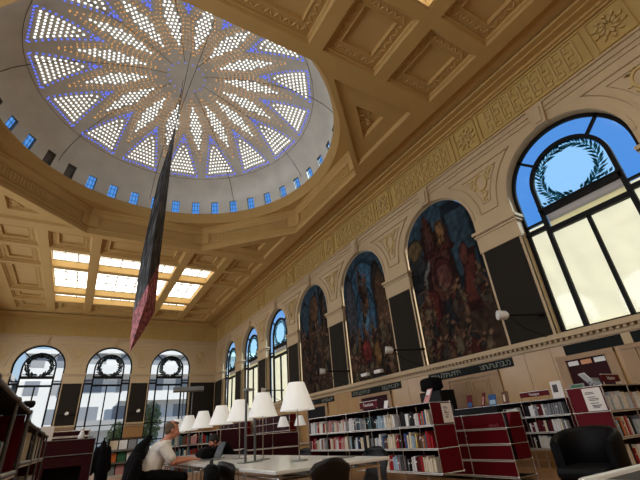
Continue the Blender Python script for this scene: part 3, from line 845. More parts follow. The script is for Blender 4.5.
# ------------------------------------------------------------------ lights on wall arms
def arm_light(base, head, label):
    b = Vector(base); h = Vector(head)
    t = empty('spotlight', base, label=label, cat='wall lamp', group='spotlights on wall arms')
    d = h-b
    mb = MB(); mb.tube([(0, 0, 0), d*.5, d], .028, 8); mb.build('arm', M['black'], t)
    mb = MB(); mb.lathe([(0, -.03), (.09, -.03), (.09, .03), (0, .03)], n=14); o = mb.build('wall_plate', M['black'], t)
    hm = MB(); ax = Vector((-.55, .25, -.05)).normalized()
    side = d.normalized()
    hm.tube([d+Vector((.06, -.04, -.02)), d+Vector((.02, .0, 0)), d+Vector((-.16, .12, .02))], [.05, .11, .125], 14); hm.build('lamp_head', M['white'], t)
    cm = MB(); cm.tube([d*.95+Vector((0, 0, -.03)), d*.6+Vector((0, 0, -.34)), Vector((0, 0, -.62))], .012, 6); cm.build('cable', M['black'], t)
arm_light((9.92, 5.25, 3.28), (9.1, 5.72, 3.32), 'white-headed spotlight on a black arm by the large cream window')
arm_light((9.92, 9.62, 3.28), (9.1, 10.28, 3.36), 'white-headed spotlight on a black arm between the largest and middle murals')
arm_light((9.92, 14.22, 3.28), (9.1, 14.85, 3.36), 'white-headed spotlight on a black arm between the middle and farthest murals')
arm_light((9.92, 20.9, 3.28), (9.1, 21.5, 3.36), 'white-headed spotlight on a black arm beside the first blinded far window')
def end_light(x, label):
    t = empty('spotlight', (x, YE-.05, 3.42), label=label, cat='wall lamp', group='spotlights on the end wall')
    mb = MB(); mb.tube([(-.55, -.12, 0), (.55, -.12, 0)], .03, 8); mb.tube([(0, -.02, 0), (0, -.75, 0)], .025, 8); mb.build('arm', M['black'], t)
    mb = MB(); mb.tube([(0, -.6, 0), (.04, -.8, .02), (.06, -.95, .03)], [.07, .11, .11], 14); mb.build('lamp_head', M['white'], t)
end_light(-.62, 'white round spotlight between the left and middle end windows'); end_light(3.95, 'white round spotlight between the middle and right end windows')
t = empty('wall_uplight', (9.83, 12.1, 2.73), label='twin white uplight on the ledge under the middle mural', cat='wall lamp')
mb = MB(); mb.bbox(-.06, .06, -.5, .5, 0, .04, .01); mb.tube([(0, -.4, .03), (-.25, -.42, .14)], .02, 6); mb.tube([(0, .4, .03), (-.25, .42, .14)], .02, 6); mb.build('bracket', M['black'], t)
for s in (-1, 1):
    mb = MB(); mb.bbox(-.36, -.2, s*.42-.2, s*.42+.2, .08, .2, .02); mb.build('lamp_head', M['white'], t)

# ------------------------------------------------------------------ hanging sculpture
sc_mat = bpy.data.materials.new('painted_cloth_spindle'); sc_mat.use_nodes = True
nt = sc_mat.node_tree; bs = nt.nodes['Principled BSDF']; bs.inputs['Roughness'].default_value = .6
tc = nt.nodes.new('ShaderNodeTexCoord'); mp = nt.nodes.new('ShaderNodeMapping'); mp.inputs['Scale'].default_value = (9, 9, 1.1)
nz = nt.nodes.new('ShaderNodeTexNoise'); nz.inputs['Scale'].default_value = 1.6; nz.inputs['Detail'].default_value = 6
nt.links.new(tc.outputs['Object'], mp.inputs[0]); nt.links.new(mp.outputs[0], nz.inputs['Vector'])
r_dark = nt.nodes.new('ShaderNodeValToRGB'); e = r_dark.color_ramp.elements
e[0].position = .49; e[0].color = lin((12, 12, 14))+(1,); e[1].position = .72; e[1].color = lin((120, 120, 120))+(1,); nt.links.new(nz.outputs['Fac'], r_dark.inputs[0])
mp2 = nt.nodes.new('ShaderNodeMapping'); mp2.inputs['Scale'].default_value = (10, 10, 5)
n2 = nt.nodes.new('ShaderNodeTexNoise'); n2.inputs['Scale'].default_value = 1.5; n2.inputs['Detail'].default_value = 5
nt.links.new(tc.outputs['Object'], mp2.inputs[0]); nt.links.new(mp2.outputs[0], n2.inputs['Vector'])
r_pk = nt.nodes.new('ShaderNodeValToRGB'); e = r_pk.color_ramp.elements
e[0].position = .38; e[0].color = lin((96, 18, 34))+(1,); e[1].position = .66; e[1].color = lin((206, 122, 122))+(1,); nt.links.new(n2.outputs['Fac'], r_pk.inputs[0])
sep = nt.nodes.new('ShaderNodeSeparateXYZ'); nt.links.new(tc.outputs['Object'], sep.inputs[0])
ma = nt.nodes.new('ShaderNodeMath'); ma.operation = 'MULTIPLY_ADD'; ma.inputs[1].default_value = -3.13; nt.links.new(sep.outputs[0], ma.inputs[0]); nt.links.new(sep.outputs[2], ma.inputs[2])
lt = nt.nodes.new('ShaderNodeMath'); lt.operation = 'LESS_THAN'; lt.inputs[1].default_value = -2.51; nt.links.new(ma.outputs[0], lt.inputs[0])
mxx = nt.nodes.new('ShaderNodeMix'); mxx.data_type = 'RGBA'; nt.links.new(lt.outputs[0], mxx.inputs[0]); nt.links.new(r_dark.outputs[0], mxx.inputs[6]); nt.links.new(r_pk.outputs[0], mxx.inputs[7])
nt.links.new(mxx.outputs[2], bs.inputs['Base Color'])
SC = Vector((1.30, 12.7, 8.2))
top = Vector((1.506, 12.7, 13.0))-SC
vs = [top]
for z, xl, xr in ((11.4, 1.335, 1.525), (9.9, 1.145, 1.54), (8.2, 1.05, 1.56), (6.6, .977, 1.58), (4.85, .985, 1.62), (4.3, 1.01, 1.41)):
    w_ = xr-xl
    vs += [Vector((xl, 12.78, z))-SC, Vector((xl+.42*w_, 12.7-.62*w_, z+.1))-SC, Vector((xr, 12.86, z))-SC, Vector((xl+.5*w_, 12.7+.8*w_, z))-SC]
vs.append(Vector((1.05, 12.7, 3.5))-SC)
fs = [(0, 1+(k+1) % 4, 1+k) for k in range(4)]
for i in range(5):
    for k in range(4): fs.append((1+4*i+k, 1+4*i+(k+1) % 4, 5+4*i+(k+1) % 4, 5+4*i+k))
fs += [(25, 21+k, 21+(k+1) % 4) for k in range(4)]
mb = MB(); mb.add(vs, fs)
sculpt = mb.build('hanging_sculpture', sc_mat); sculpt.location = SC
tag(sculpt, 'long spindle sculpture hanging under the dome, streaked black above and crimson below', 'sculpture')
mb = MB(); mb.tube([top, dome_pt(.25, 2.)[0]-SC], .012, 5)
for q in ((1.55, 11.29), (1.95, 9.2)):
    r = math.hypot(q[0]-CX, q[1]-CY); t_ = math.atan2(q[1]-CY, q[0]-CX); mb.tube([top, dome_pt(r, t_)[0]-SC], .012, 5)
mb.build('suspension_cable', M['black'], sculpt)

# ------------------------------------------------------------------ reading tables, lamps, chairs
def reading_table(loc, w, l, label, group=None):
    t = empty('reading_table', loc, label=label, cat='table', group=group)
    mb = MB(); mb.bbox(-w/2, w/2, -l/2, l/2, .70, .73, .006); mb.build('tabletop', M['table'], t)
    mb = MB(); z = .655
    pts = [(-w/2+.08, -l/2+.1), (w/2-.08, -l/2+.1), (w/2-.08, l/2-.1), (-w/2+.08, l/2-.1)]
    for k in range(4): mb.tube([(*pts[k], z), (*pts[(k+1) % 4], z)], .013, 8)
    for p in pts: mb.tube([(*p, z), (*p, .70)], .012, 8); mb.sphere((*p, z), .024, 8)
    mb.build('frame', M['chrome'], t)
    for p in pts:
        mb = MB(); mb.tube([(*p, 0), (*p, z)], .015, 8); mb.build('leg', M['chrome'], t)
    return t
TX = 2.18
reading_table((TX, 4.72, 0), 1.26, 2.54, 'pale reading table nearest the viewer, lamps along its middle', None)
reading_table((TX, 7.28, 0), 1.26, 2.54, 'second pale reading table, with the laptop and black bag')
reading_table((TX, 9.84, 0), 1.26, 2.54, 'farthest pale reading table of the lamp row')
reading_table((6.25, 13.2, 0), 1.3, 2.0, 'distant pale reading table with two small lamps, by the murals')
def table_lamp(loc, label, group):
    t = empty('table_lamp', loc, label=label, cat='lamp', group=group)
    mb = MB(); mb.lathe([(0, 0), (.09, 0), (.092, .008), (.085, .014), (.012, .018), (.012, .03), (0, .03)], n=20); mb.build('base', M['lamp_grey'], t)
    mb = MB(); mb.tube([(0, 0, .02), (0, 0, .80)], .008, 8); mb.build('pole', M['chrome'], t)
    mb = MB(); mb.lathe([(.205, .515), (.095, .82), (.091, .82), (.201, .515)], n=32)
    sh = mb.build('lamp_shade', M['shade'], t)
    rg = MB()
    for k in range(3):
        a = 2*PI*k/3; rg.tube([(0, 0, .78), (.1*math.cos(a), .1*math.sin(a), .79)], .003, 5)
    rg.build('shade_ring', M['chrome'], sh)
    mb = MB(); mb.sphere((0, 0, .68), .032, 10); mb.build('bulb', M['white'], t)
    mb = MB(); mb.tube([(.0, 0, .50), (.16, .03, .52)], .003, 5); mb.build('touch_switch', M['chrome'], t)
    return t
LY = [4.29, 5.33, 6.25, 7.22, 8.42, 9.6, 10.8]
LL = ['white cone lamp nearest the viewer, tallest in the picture', 'second white cone lamp, beside the grey twin posts', 'third white cone lamp, half hidden behind the second', 'fourth white cone lamp, above the laptop screen', 'fifth white cone lamp along the table row', 'sixth white cone lamp, smaller, near the seated man', 'last, smallest white cone lamp of the row, behind the man']
l0 = table_lamp((2.22, LY[0], .73), LL[0], 'lamps in the row down the reading tables')
for y, lb in list(zip(LY, LL))[1:]: dup(l0, (2.22, y, .73), .7, lb)
dup(l0, (6.02, 12.7, .73), .3, 'left one of two small distant lamps behind the nearest lamp', 'lamps on the distant table')
dup(l0, (6.55, 12.5, .73), .9, 'right one of two small distant lamps behind the nearest lamp', 'lamps on the distant table')

def post_light(loc, rz, posts, head, label):
    t = empty('uplighter', loc, rz, label=label, cat='lamp')
    for x, h in posts:
        mb = MB(); mb.tube([(x, 0, 0), (x, 0, h)], .016, 10); mb.build('post', M['dull_steel'], t)
    mb = MB(); mb.bbox(min(p[0] for p in posts)-.08, max(p[0] for p in posts)+.08, -.06, .06, 0, .014, .004); mb.build('base', M['lamp_grey'], t)
    x0, x1, z0, z1, d = head
    mb = MB(); mb.bbox(x0, x1, -d, d, z0, z1, .012); mb.build('head', M['lamp_grey'], t)
post_light((1.93, 5.06, .73), .25, [(-.06, .84), (.08, .49)], (-.08, .04, .82, .85, .05), 'pair of grey metal posts standing on the near reading table')
post_light((2.58, 11.5, 0), -.2, [(-.12, 2.28), (.12, 2.28)], (-.40, .40, 2.27, 2.38, .16), 'grey flat-headed uplighter on tall posts at the end of the lamp row')

def shell_chair(loc, rz, m, label, group=None, tall=.80):
    """moulded one-piece shell; backrest towards -Y"""
    t = empty('shell_chair', loc, rz, label=label, cat='chair', group=group)
    mb = MB(); nx, ny = 10, 14; vs = []
    for j in range(ny+1):
        f = j/ny
        for i in range(nx+1):
            u = 2*i/nx-1
            if f < .5:
                y = .22-.40*(f/.5); z = .45+.015*math.cos(f*PI*2)+.02*u*u; w = .21+.02*math.sin(f*2*PI)
            else:
                g = (f-.5)/.5; y = -.18-.10*g-.03*math.sin(g*PI)+.06*u*u*g; z = .45+(tall-.45)*g**.85; w = (.21-.05*math.sin(min(1, g*1.6)*PI)*(g < .62)+.0*g)*(1 if g < .8 else math.sqrt(max(0, 1-((g-.8)/.2)**2*.45)))
                if g < .5: w = .205-.035*math.sin(g/.5*PI)
                z -= .03*u*u*g*g
            vs.append(Vector((u*w, y, z)))
    n = len(vs); W = nx+1
    top_ = vs; botm = [v+Vector((0, -.012 if k//W > ny/2 else 0, -.012 if k//W <= ny/2 else 0)) for k, v in enumerate(vs)]
    fs = [(j*W+i, j*W+i+1, (j+1)*W+i+1, (j+1)*W+i) for j in range(ny) for i in range(nx)]
    fs2 = [tuple(n+q for q in f[::-1]) for f in fs]
    rim = [i for i in range(W)]+[j*W+nx for j in range(1, ny+1)]+[ny*W+i for i in range(nx-1, -1, -1)]+[j*W for j in range(ny-1, 0, -1)]
    fr = [(rim[k], n+rim[k], n+rim[(k+1) % len(rim)], rim[(k+1) % len(rim)]) for k in range(len(rim))]
    seat_f = [f for f in fs if f[0]//W < ny/2]; 
    mb.add(top_+botm, fs+fs2+fr, 0, True); mb.build('shell', m, t)
    for sx in (-1, 1):
        for sy in (-1, 1):
            lg = MB(); lg.tube([(sx*.06, sy*.06, .43), (sx*.17, sy*.17, .41), (sx*.22, sy*.21, 0)], .009, 7); lg.build('leg', M['chrome'], t)
    mb = MB(); mb.lathe([(0, .40), (.09, .40), (.09, .435), (0, .435)], n=16); mb.build('mount', M['chrome'], t)
    return t
shell_chair((1.90, 3.40, 0), .12, M['shell'], 'dark brown shell chair at the near end of the reading table')
shell_chair((2.95, 4.15, 0), PI/2+.1, M['shell_black'], 'black shell chair on the bookcase side of the near table')
shell_chair((1.70, 4.62, 0), -PI/2+.2, M['shell'], 'dark shell chair on the near left side of the reading table, bag on its back')
shell_chair((1.02, 6.72, 0), -PI/2, M['shell_black'], 'black shell chair the man in the white shirt sits on')
shell_chair((3.16, 9.25, 0), PI/2, M['shell_black'], 'black shell chair of the dark-haired reader across the table')
shell_chair((2.97, 6.0, 0), PI/2, M['shell_black'], 'black shell chair behind the second lamp, far side of the table')
shell_chair((5.35, 12.3, 0), -PI/2, M['shell_black'], 'black shell chair at the distant lamp table', 'chairs at the distant table')
shell_chair((5.35, 13.2, 0), -PI/2, M['shell_black'], 'black shell chair at the distant lamp table', 'chairs at the distant table')
def bag(name, loc, rz, sc, label, cat, seed=1, strap=True):
    bm = bmesh.new(); bmesh.ops.create_icosphere(bm, subdivisions=4, radius=1)
    for v in bm.verts:
        c = v.co.copy(); q = Vector([math.copysign(abs(a)**.65, a) for a in c])
        f = 1+.16*noise.noise(c*1.7+Vector((seed, 0, 0)))+.06*noise.noise(c*5+Vector((seed, 3, 0)))
        v.co = Vector((q.x*sc[0]*f, q.y*sc[1]*f, (q.z+1)*sc[2]*(.93+.07*f)))
    for f in bm.faces: f.smooth = True
    me = bpy.data.meshes.new(name); bm.to_mesh(me); bm.free(); me.materials.append(M['black_cloth'])
    o = empty(name, loc, rz, label=label, cat=cat)
    b = bpy.data.objects.new('body', me); COL.objects.link(b); b.parent = o
    if strap:
        mb = MB(); mb.tube([(-sc[0]*.5, 0, sc[2]*1.8), (-sc[0]*.3, 0, sc[2]*2.25), (sc[0]*.3, 0, sc[2]*2.25), (sc[0]*.5, 0, sc[2]*1.8)], .012, 6); mb.build('handle', M['black_plastic'], o)
        mb = MB(); mb.bbox(-sc[0]*.6, sc[0]*.6, -sc[1]*1.16, -sc[1]*.8, sc[2]*.35, sc[2]*1.15, .02); mb.build('pocket', M['black_cloth'], o)
    return o
bag('shoulder_bag', (1.30, 4.50, .56), 1.4, (.17, .07, .115), 'black bag hung over the chair at the left side of the near table', 'bag', 2)
bag('backpack', (2.16, 7.62, .73), .4, (.24, .15, .085), 'black bag lying on the second table behind the laptop', 'bag', 4)

# armchair and the steel-edged table in the near right corner
t = empty('armchair', (4.92, 2.62, 0), math.radians(-85), label='black leather tub armchair in the right foreground', cat='armchair')
# opening faces local -Y after rotation towards the viewer's left
def tub(r0, r1, z0, ztop, a0, a1, n=30):
    mb = MB(); vs = []; prof_n = 6
    for k in range(n+1):
        a = a0+(a1-a0)*k/n; mid_ = (a0+a1)/2; f = abs(a-mid_)/((a1-a0)/2)
        zt = ztop-.12*f**2.2
        ring = [(r0, z0), (r0, zt-.03), (r0+.02, zt), ((r0+r1)/2, zt+.015), (r1-.02, zt), (r1, zt-.04), (r1-.02, z0)]
        for r, z in ring: vs.append((r*math.cos(a), r*math.sin(a)*1.02, z))
    m = 7; fs = [(k*m+i, (k+1)*m+i, (k+1)*m+(i+1) % m, k*m+(i+1) % m) for k in range(n) for i in range(m)]
    mb.add(vs, fs, 0, True); mb.add(vs[:m], [tuple(range(m))]); mb.add(vs[-m:], [tuple(range(m))[::-1]]); return mb
tub(.26, .355, .10, .82, math.radians(-28), math.radians(208)).build('backrest', M['black_leather'], t)
mb = MB(); mb.bbox(-.25, .25, -.33, .24, .14, .36, .03); mb.build('base', M['black_leather'], t)
mb = MB(); mb.bbox(-.25, .25, -.35, .23, .36, .47, .045); mb.build('seat_cushion', M['black_leather'], t)
for sx in (-1, 1):
    for sy in (-1, 1):
        mb = MB(); mb.tube([(sx*.24, sy*.24, 0), (sx*.24, sy*.24, .14)], .02, 8); mb.build('leg', M['black'], t)
t = empty('side_table', (2.88, 1.19, 0), .0, label='low table with a rounded bright steel edge at the bottom right corner', cat='table')
mb = MB(); mb.bbox(-.42, .62, -.45, .20, .60, .645, .004); mb.build('tabletop', M['shell_black'], t)
mb = MB(); pts = [(-.42, -.45), (.62, -.45), (.62, .20), (-.42, .20)]
for k in range(4): mb.tube([(*pts[k], .63), (*pts[(k+1) % 4], .635)], .036, 14); mb.sphere((*pts[k], .635), .036, 12)
mb.build('steel_edge', M['bright_steel'], t)
for p in pts:
    mb = MB(); mb.tube([(*p, 0), (*p, .61)], .018, 8); mb.build('leg', M['chrome'], t)

# laptop
t = empty('laptop', (1.93, 6.78, .73), 0., label='open dark laptop in front of the seated man', cat='laptop')
mb = MB(); mb.bbox(-.13, .11, -.17, .17, 0, .018, .004); mb.build('keyboard_base', M['lamp_grey'], t)
mb = MB()
for i in range(4):
    for j in range(11): mb.box(-.10+i*.035, -.072+i*.035, -.15+j*.0275, -.128+j*.0275, .018, .0205)
mb.build('keys', M['black_plastic'], t)
Tm = Matrix.Translation((.11, 0, .018)) @ Matrix.Rotation(math.radians(22), 4, 'Y')
mb = MB(); mb.bbox(-.006, .006, -.17, .17, 0, .24, .003, 0, Tm); lid = mb.build('lid', M['screen'], t)
mb = MB(); mb.box(-.0068, -.006, -.155, .155, .018, .225, 0, Tm); mb.build('display', M['screen'], lid)
for (x, y, rz, lb) in ((2.5, 6.6, .3, 'open papers on the table beyond the laptop'), (2.55, 4.0, .1, 'thin dark pad lying near the nearest lamp')):
    o = MB().bbox(-.15, .15, -.1, .1, 0, .012, .003).build('notepad' if y > 5 else 'mouse_pad', M['paper'] if y > 5 else M['lamp_grey']); o.location = (x, y, .73); o.rotation_euler.z = rz; tag(o, lb, 'paper' if y > 5 else 'pad')

# ------------------------------------------------------------------ bookcases and books
def bookcase(name, loc, rz, L, D, zs, nb, label, cat='bookcase', ends=(True, True), back=True, feet=True, closed=False, fm='chrome', pm='red'):
    """zs: shelf heights from the top down; front faces local -Y, length along local +X"""
    t = empty(name, loc, rz, label=label, cat=cat)
    mb = MB(); xs = [L*k/nb for k in range(nb+1)]; zb = zs[-1]
    for z in zs:
        for y in (0, D): mb.tube([(0, y, z), (L, y, z)], .010, 7)
        for x in xs: mb.tube([(x, 0, z), (x, D, z)], .010, 7)
    for x in xs:
        for y in (0, D):
            mb.tube([(x, y, zb), (x, y, zs[0])], .010, 7)
            for z in zs: mb.sphere((x, y, z), .017, 8)
    mb.build('frame', M[fm], t)
    mb = MB(); mb.box(.01, L-.01, .01, D-.01, zs[0]-.012, zs[0]+.004); mb.build('top_panel', M['shelf_dark'], t)
    for z in zs[1:]:
        mb = MB(); mb.box(.01, L-.01, .012, D-.012, z-.008, z+.008, 0); mb.box(.01, L-.01, -.004, .012, z-.020, z+.014, 1); mb.build('shelf', [M['shelf_dark'], M['shelf_white']], t)
    rows_ = list(zip(zs[:-1], zs[1:]))
    for z1, z0 in rows_:
        for k, on in ((0, ends[0]), (nb, ends[1])):
            if on:
                x = xs[k]; mb = MB(); mb.bbox(x-.006, x+.006, .015, D-.015, z0+.012, z1-.012, .002); mb.build('end_panel', M['red'], t)
        if back or closed:
            y = .008 if closed else D-.01
            for k in range(nb):
                mb = MB(); mb.bbox(xs[k]+.014, xs[k+1]-.014, y-.005, y+.005, z0+.012, z1-.012, .002); mb.build('front_panel' if closed else 'back_panel', M[pm] if closed else M['darkred'], t)
    for x in (xs if nb < 4 else xs[::2]):
        for y in (0, D):
            mb = MB(); mb.tube([(x, y, 0), (x, y, zb)], .011, 7); mb.build('foot', M['chrome'], t)
    return t
BCOL = {'cream': (222, 208, 180), 'white': (228, 226, 222), 'grey': (134, 136, 138), 'black': (30, 28, 30), 'red': (158, 30, 36), 'dark red': (92, 24, 28), 'blue': (46, 84, 134), 'teal': (50, 104, 112), 'green': (52, 100, 66), 'orange': (206, 112, 52), 'yellow': (212, 182, 92), 'brown': (104, 72, 52), 'pale blue': (160, 182, 196), 'pink': (196, 140, 136)}
BM = {k: mat('cloth_'+k.replace(' ', '_'), v, .6, spec=.2, var=.12, vscale=18) for k, v in BCOL.items()}
BSIZE = [(.024, .20, .14), (.031, .225, .15), (.038, .24, .16), (.047, .255, .17), (.028, .185, .13), (.041, .21, .15)]
BLIST = []
BMESH = {}
def book_mesh(si, ck):
    if (si, ck) not in BMESH:
        w, h, d = BSIZE[si]; mb = MB(); c = .003
        mb.bbox(-w/2, -w/2+c, 0, d, 0, h, .0008); mb.bbox(w/2-c, w/2, 0, d, 0, h, .0008); mb.bbox(-w/2, w/2, 0, c*1.5, 0, h, .0008)
        mb.box(-w/2+c, w/2-c, c, d-.004, .003, h-.003, 1)
        if si % 2 == 0: mb.box(-w/2+.002, w/2-.002, -.0008, 0, h*.62, h*.74, 1)
        BMESH[(si, ck)] = mb.mesh('book', [BM[ck], M['paper']])
    return BMESH[(si, ck)]
def put_books(case, L, D, zs, nb, rows, bays_, where, weights, seed, hmax=.34, fill=.86, ynudge=.022, baynames=None, rownames=('top', 'middle', 'lower')):
    rr = random.Random(seed); Mw = Matrix.Translation(case.location) @ Matrix.Rotation(case.rotation_euler.z, 4, 'Z')
    names = list(weights); ws = [weights[k] for k in names]; cnt = 0
    for ri in rows:
        z = zs[ri+1]+.014
        for b in bays_:
            x = L*b/nb+.03; end = L*b/nb+.03+(L/nb-.06)*(fill+(1-fill)*rr.random())
            ck = rr.choices(names, ws)[0]; lean = 0
            while True:
                if rr.random() < .6: ck = rr.choices(names, ws)[0]
                si = rr.randrange(6); w, h, d = BSIZE[si]
                s = min(1.0, (hmax-.05)/h)*(.88+.12*rr.random())
                if x+w > end: break
                lean = rr.choice((0, 0, 0, .03, .03, .07))
                mw_ = Mw @ Matrix.Translation((x+w/2, ynudge+.02*rr.random(), z)) @ Matrix.Rotation(lean, 4, 'Y') @ Matrix.Diagonal((1, 1, s, 1))
                lab = '%s book in %s row, %s of %s' % (ck, rownames[ri], (baynames[b] if baynames else 'bay %d' % b), where)
                BLIST.append((mw_, si, ck, lab)); x += w+.004+math.sin(lean)*h*s*1.02; cnt += 1
    return cnt
# long bookcase: front towards -x, near end with a red panel
zA = (1.31, .96, .61, .26)
cA = bookcase('bookcase', (5.18, 9.40, 0), -PI/2, 4.30, .50, zA, 5, 'long low bookcase full of books ending in a red panel with a white notice', ends=(True, True))
wA = {'white': 5, 'cream': 5, 'grey': 3, 'black': 3, 'red': 2, 'blue': 1.5, 'teal': 1, 'orange': .7, 'yellow': .7, 'brown': 1.5, 'pale blue': 1.5, 'dark red': 1}
bn = ['farthest bay', 'second farthest bay', 'middle bay', 'second nearest bay', 'nearest bay']
nb_ = put_books(cA, 4.30, .5, zA, 5, (0, 1, 2), (4, 3, 2), 'the long bookcase', wA, 11, baynames=bn)
nb_ += put_books(cA, 4.30, .5, zA, 5, (0, 1), (1, 0), 'the long bookcase', {'white': 4, 'cream': 4, 'red': 3, 'pink': 3, 'grey': 2, 'dark red': 1, 'black': 1}, 12, baynames=bn)
# free-standing bookcase further back
zW = (1.25, .95, .65, .35)
cW = bookcase('bookcase', (8.40, 7.50, 0), -PI/2, 2.94, .36, zW, 3, 'bookcase behind the red counter, three rows of books, poster and red sign on top', ends=(True, True))
nb_ += put_books(cW, 2.94, .36, zW, 3, (0, 1, 2), (2,), 'the bookcase behind the counter', {'white': 5, 'cream': 3, 'dark red': 3, 'black': 2, 'grey': 2, 'green': .8, 'blue': .8}, 13, hmax=.28, baynames=['far bay', 'middle bay', 'near bay'])
nb_ += put_books(cW, 2.94, .36, zW, 3, (0,), (1,), 'the bookcase behind the counter', {'white': 6, 'cream': 2, 'black': 2}, 14, hmax=.24, baynames=['far bay', 'middle bay', 'near bay'])
# right-hand bookcase, red end towards the viewer's left
cC = bookcase('bookcase', (6.66, 3.04, 0), 0, 2.4, .52, zA, 3, 'right bookcase with red side panels and a white notice, behind the black armchair', ends=(True, True))
nb_ += put_books(cC, 2.4, .52, zA, 3, (0, 1, 2), (0, 1), 'the right bookcase', {'cream': 5, 'white': 4, 'grey': 2, 'black': 2, 'red': 1.2, 'pale blue': 1.5, 'pink': 1, 'orange': .4}, 15, baynames=['left bay', 'middle bay', 'right bay'])
# red counter: closed drawers rows
zD = (1.07, .82, .57, .32, .07)
cD = bookcase('counter', (6.57, 7.55, 0), -PI/2, 2.80, .50, zD, 3, 'dark red panelled information counter on chrome tubes', 'counter', ends=(False, False), back=False, closed=True)
for z1_, z0_ in zip(zD[:3], zD[1:4]):
    mb = MB(); mb.bbox(2.797, 2.809, .10, .485, z0_+.012, z1_-.012, .002); mb.build('end_panel', M['red'], cD)
mb = MB(); mb.box(2.785, 2.79, .02, .485, .33, 1.06); mb.build('end_backing', M['shelf_dark'], cD)
# small raised lettering on the counter front, too worn to read
mb = MB()
for k in range(6): mb.box(2.45+.035*k, 2.46+.035*k+.008*(k % 2), .0005, .003, .845, .885+.01*(k % 3))
mb.build('lettering', M['red_worn'], cD)
# notices
def notice(case, x, D, z0, z1, label):
    """sheet fixed on the end panel at local x, facing outwards along +-X"""
    return
t = empty('notice', (5.30, 5.085, 0), label='white printed notice on the red end of the long bookcase', cat='notice')
mb = MB(); mb.box(.125, .372, -.006, -.002, .982, 1.29); mb.build('sheet', M['paper'], t)
mb = MB()
for k, (z, a, b) in enumerate(((1.225, .22, .29), (1.205, .22, .32), (1.17, .23, .27), (1.145, .23, .28), (1.13, .23, .33), (1.10, .25, .31), (1.075, .25, .30), (1.06, .25, .29))): mb.box(a-.06, b-.04, -.0075, -.006, z, z+.010)
mb.build('printed_lines', M['ink'], t)
t = empty('notice', (6.645, 3.05, 0), label='white printed notice on the red side of the right bookcase', cat='notice')
mb = MB(); mb.box(-.006, -.002, .012, .275, .975, 1.290); mb.build('sheet', M['paper'], t)
mb = MB()
for k, (z, a, b) in enumerate(((1.225, .10, .185), (1.205, .09, .185), (1.16, .09, .16), (1.135, .05, .155), (1.115, .06, .155), (1.075, .07, .15), (1.045, .04, .14), (1.03, .06, .13), (1.012, .08, .13))): mb.box(-.0075, -.006, a+.02, b+.06, z, z+.010)
mb.build('printed_lines', M['ink'], t)
# red topic signs
def sign(loc, rz, w, h, txt, label, z0=.06):
    t = empty('sign', loc, rz, label=label, cat='sign')
    mb = MB(); mb.bbox(-w/2, w/2, -.006, .006, z0, z0+h, .002); mb.build('board', M['red'], t)
    for s in (-1, 1):
        mb = MB(); mb.tube([(s*(w/2-.02), .0, 0), (s*(w/2-.02), .0, z0+.01)], .006, 6); mb.build('foot', M['chrome'], t)
    mb = MB(); mb.box(-w/2, w/2, -.009, .009, z0+h, z0+h+.012); mb.build('rim', M['shelf_white'], t)
    T = Matrix.Translation((0, -.0075, z0+h/2)) @ Matrix.Rotation(PI/2, 4, 'X')
    text_obj('lettering', txt, h*.72, M['white'], t, T)
sign((5.43, 7.15, 1.32), -PI/2, .62, .13, 'Tourisme', 'bright red topic sign on top of the long bookcase')
sign((8.56, 5.28, 1.26), -PI/2, .68, .10, 'Voyages', 'dark red topic sign on the bookcase behind the counter', .08)
sign((7.65, 3.3, 1.32), 0, .60, .11, 'Histoire', 'red topic sign at the right edge, on the right bookcase', .07)
# things on top of the cases
def leaning_sheet(name, loc, rz, w, h, tilt, m, label, cat, inner=None):
    t = empty(name, loc, rz, label=label, cat=cat); T = Matrix.Rotation(tilt, 4, 'X')
    mb = MB(); mb.bbox(-w/2, w/2, -.008, .008, 0, h, .003, 0, T); mb.build('cover', m, t)
    if inner:
        m2, x0, x1, z0, z1 = inner; mb = MB(); mb.box(x0*w, x1*w, -.0095, -.008, z0*h, z1*h, 0, T); mb.build('picture', m2, t)
    mb = MB(); mb.tube([(0, .03, h*.5), (0, .10+h*.15, .006)], .006, 6); mb.build('prop', M['black'], t)
    return t
leaning_sheet('poster', (8.52, 4.74, 1.258), -PI/2, .24, .33, -.10, M['paper'], 'white poster with a dark photo standing on the bookcase behind the counter', 'poster', (M['ink'], -.34, .10, .34, .80))
leaning_sheet('display_book', (8.5, 6.62, 1.258), -PI/2-.5, .17, .32, -.30, BM['dark red'], 'dark book standing open-faced above the counter with a pink edge', 'book', (BM['pink'], -.3, .3, .1, .7))
leaning_sheet('display_book', (8.5, 6.33, 1.258), -PI/2, .20, .24, -.18, BM['blue'], 'blue-and-white book displayed upright above the red counter', 'book', (BM['pale blue'], -.4, .4, .1, .5))
leaning_sheet('display_book', (8.5, 5.97, 1.258), -PI/2, .16, .27, -.15, BM['brown'], 'small dark framed book beside the second red sign', 'book', (BM['cream'], -.3, -.05, .2, .75))
leaning_sheet('display_book', (8.5, 7.0, 1.258), -PI/2, .16, .30, -.15, BM['dark red'], 'dark red and blue booklet near the black monitor', 'book', (BM['blue'], -.4, .4, .05, .4))
leaning_sheet('display_book', (5.35, 5.35, 1.318), -PI/2-.35, .20, .26, -.50, BM['pink'], 'pale pink book tilted at the near end of the long bookcase top', 'book', (BM['white'], -.4, .4, .55, .92))
leaning_sheet('display_book', (7.16, 3.34, 1.318), .9, .20, .27, -.62, BM['white'], 'white book with a pink edge leaning on top of the right bookcase', 'book', (BM['pink'], .3, .48, .1, .9))
leaning_sheet('brochure_stand', (6.88, 3.16, 1.318), .1, .26, .12, -.25, BM['grey'], 'grey brochure holder next to the leaning white book', 'brochure stand', (BM['pale blue'], -.4, .4, .1, .6))
leaning_sheet('brochure_stand', (6.74, 3.42, 1.318), -PI/2, .22, .06, -.35, BM['grey'], 'flat grey-green holder at the left end of the right bookcase top', 'brochure stand', (BM['green'], -.4, .4, .1, .7))
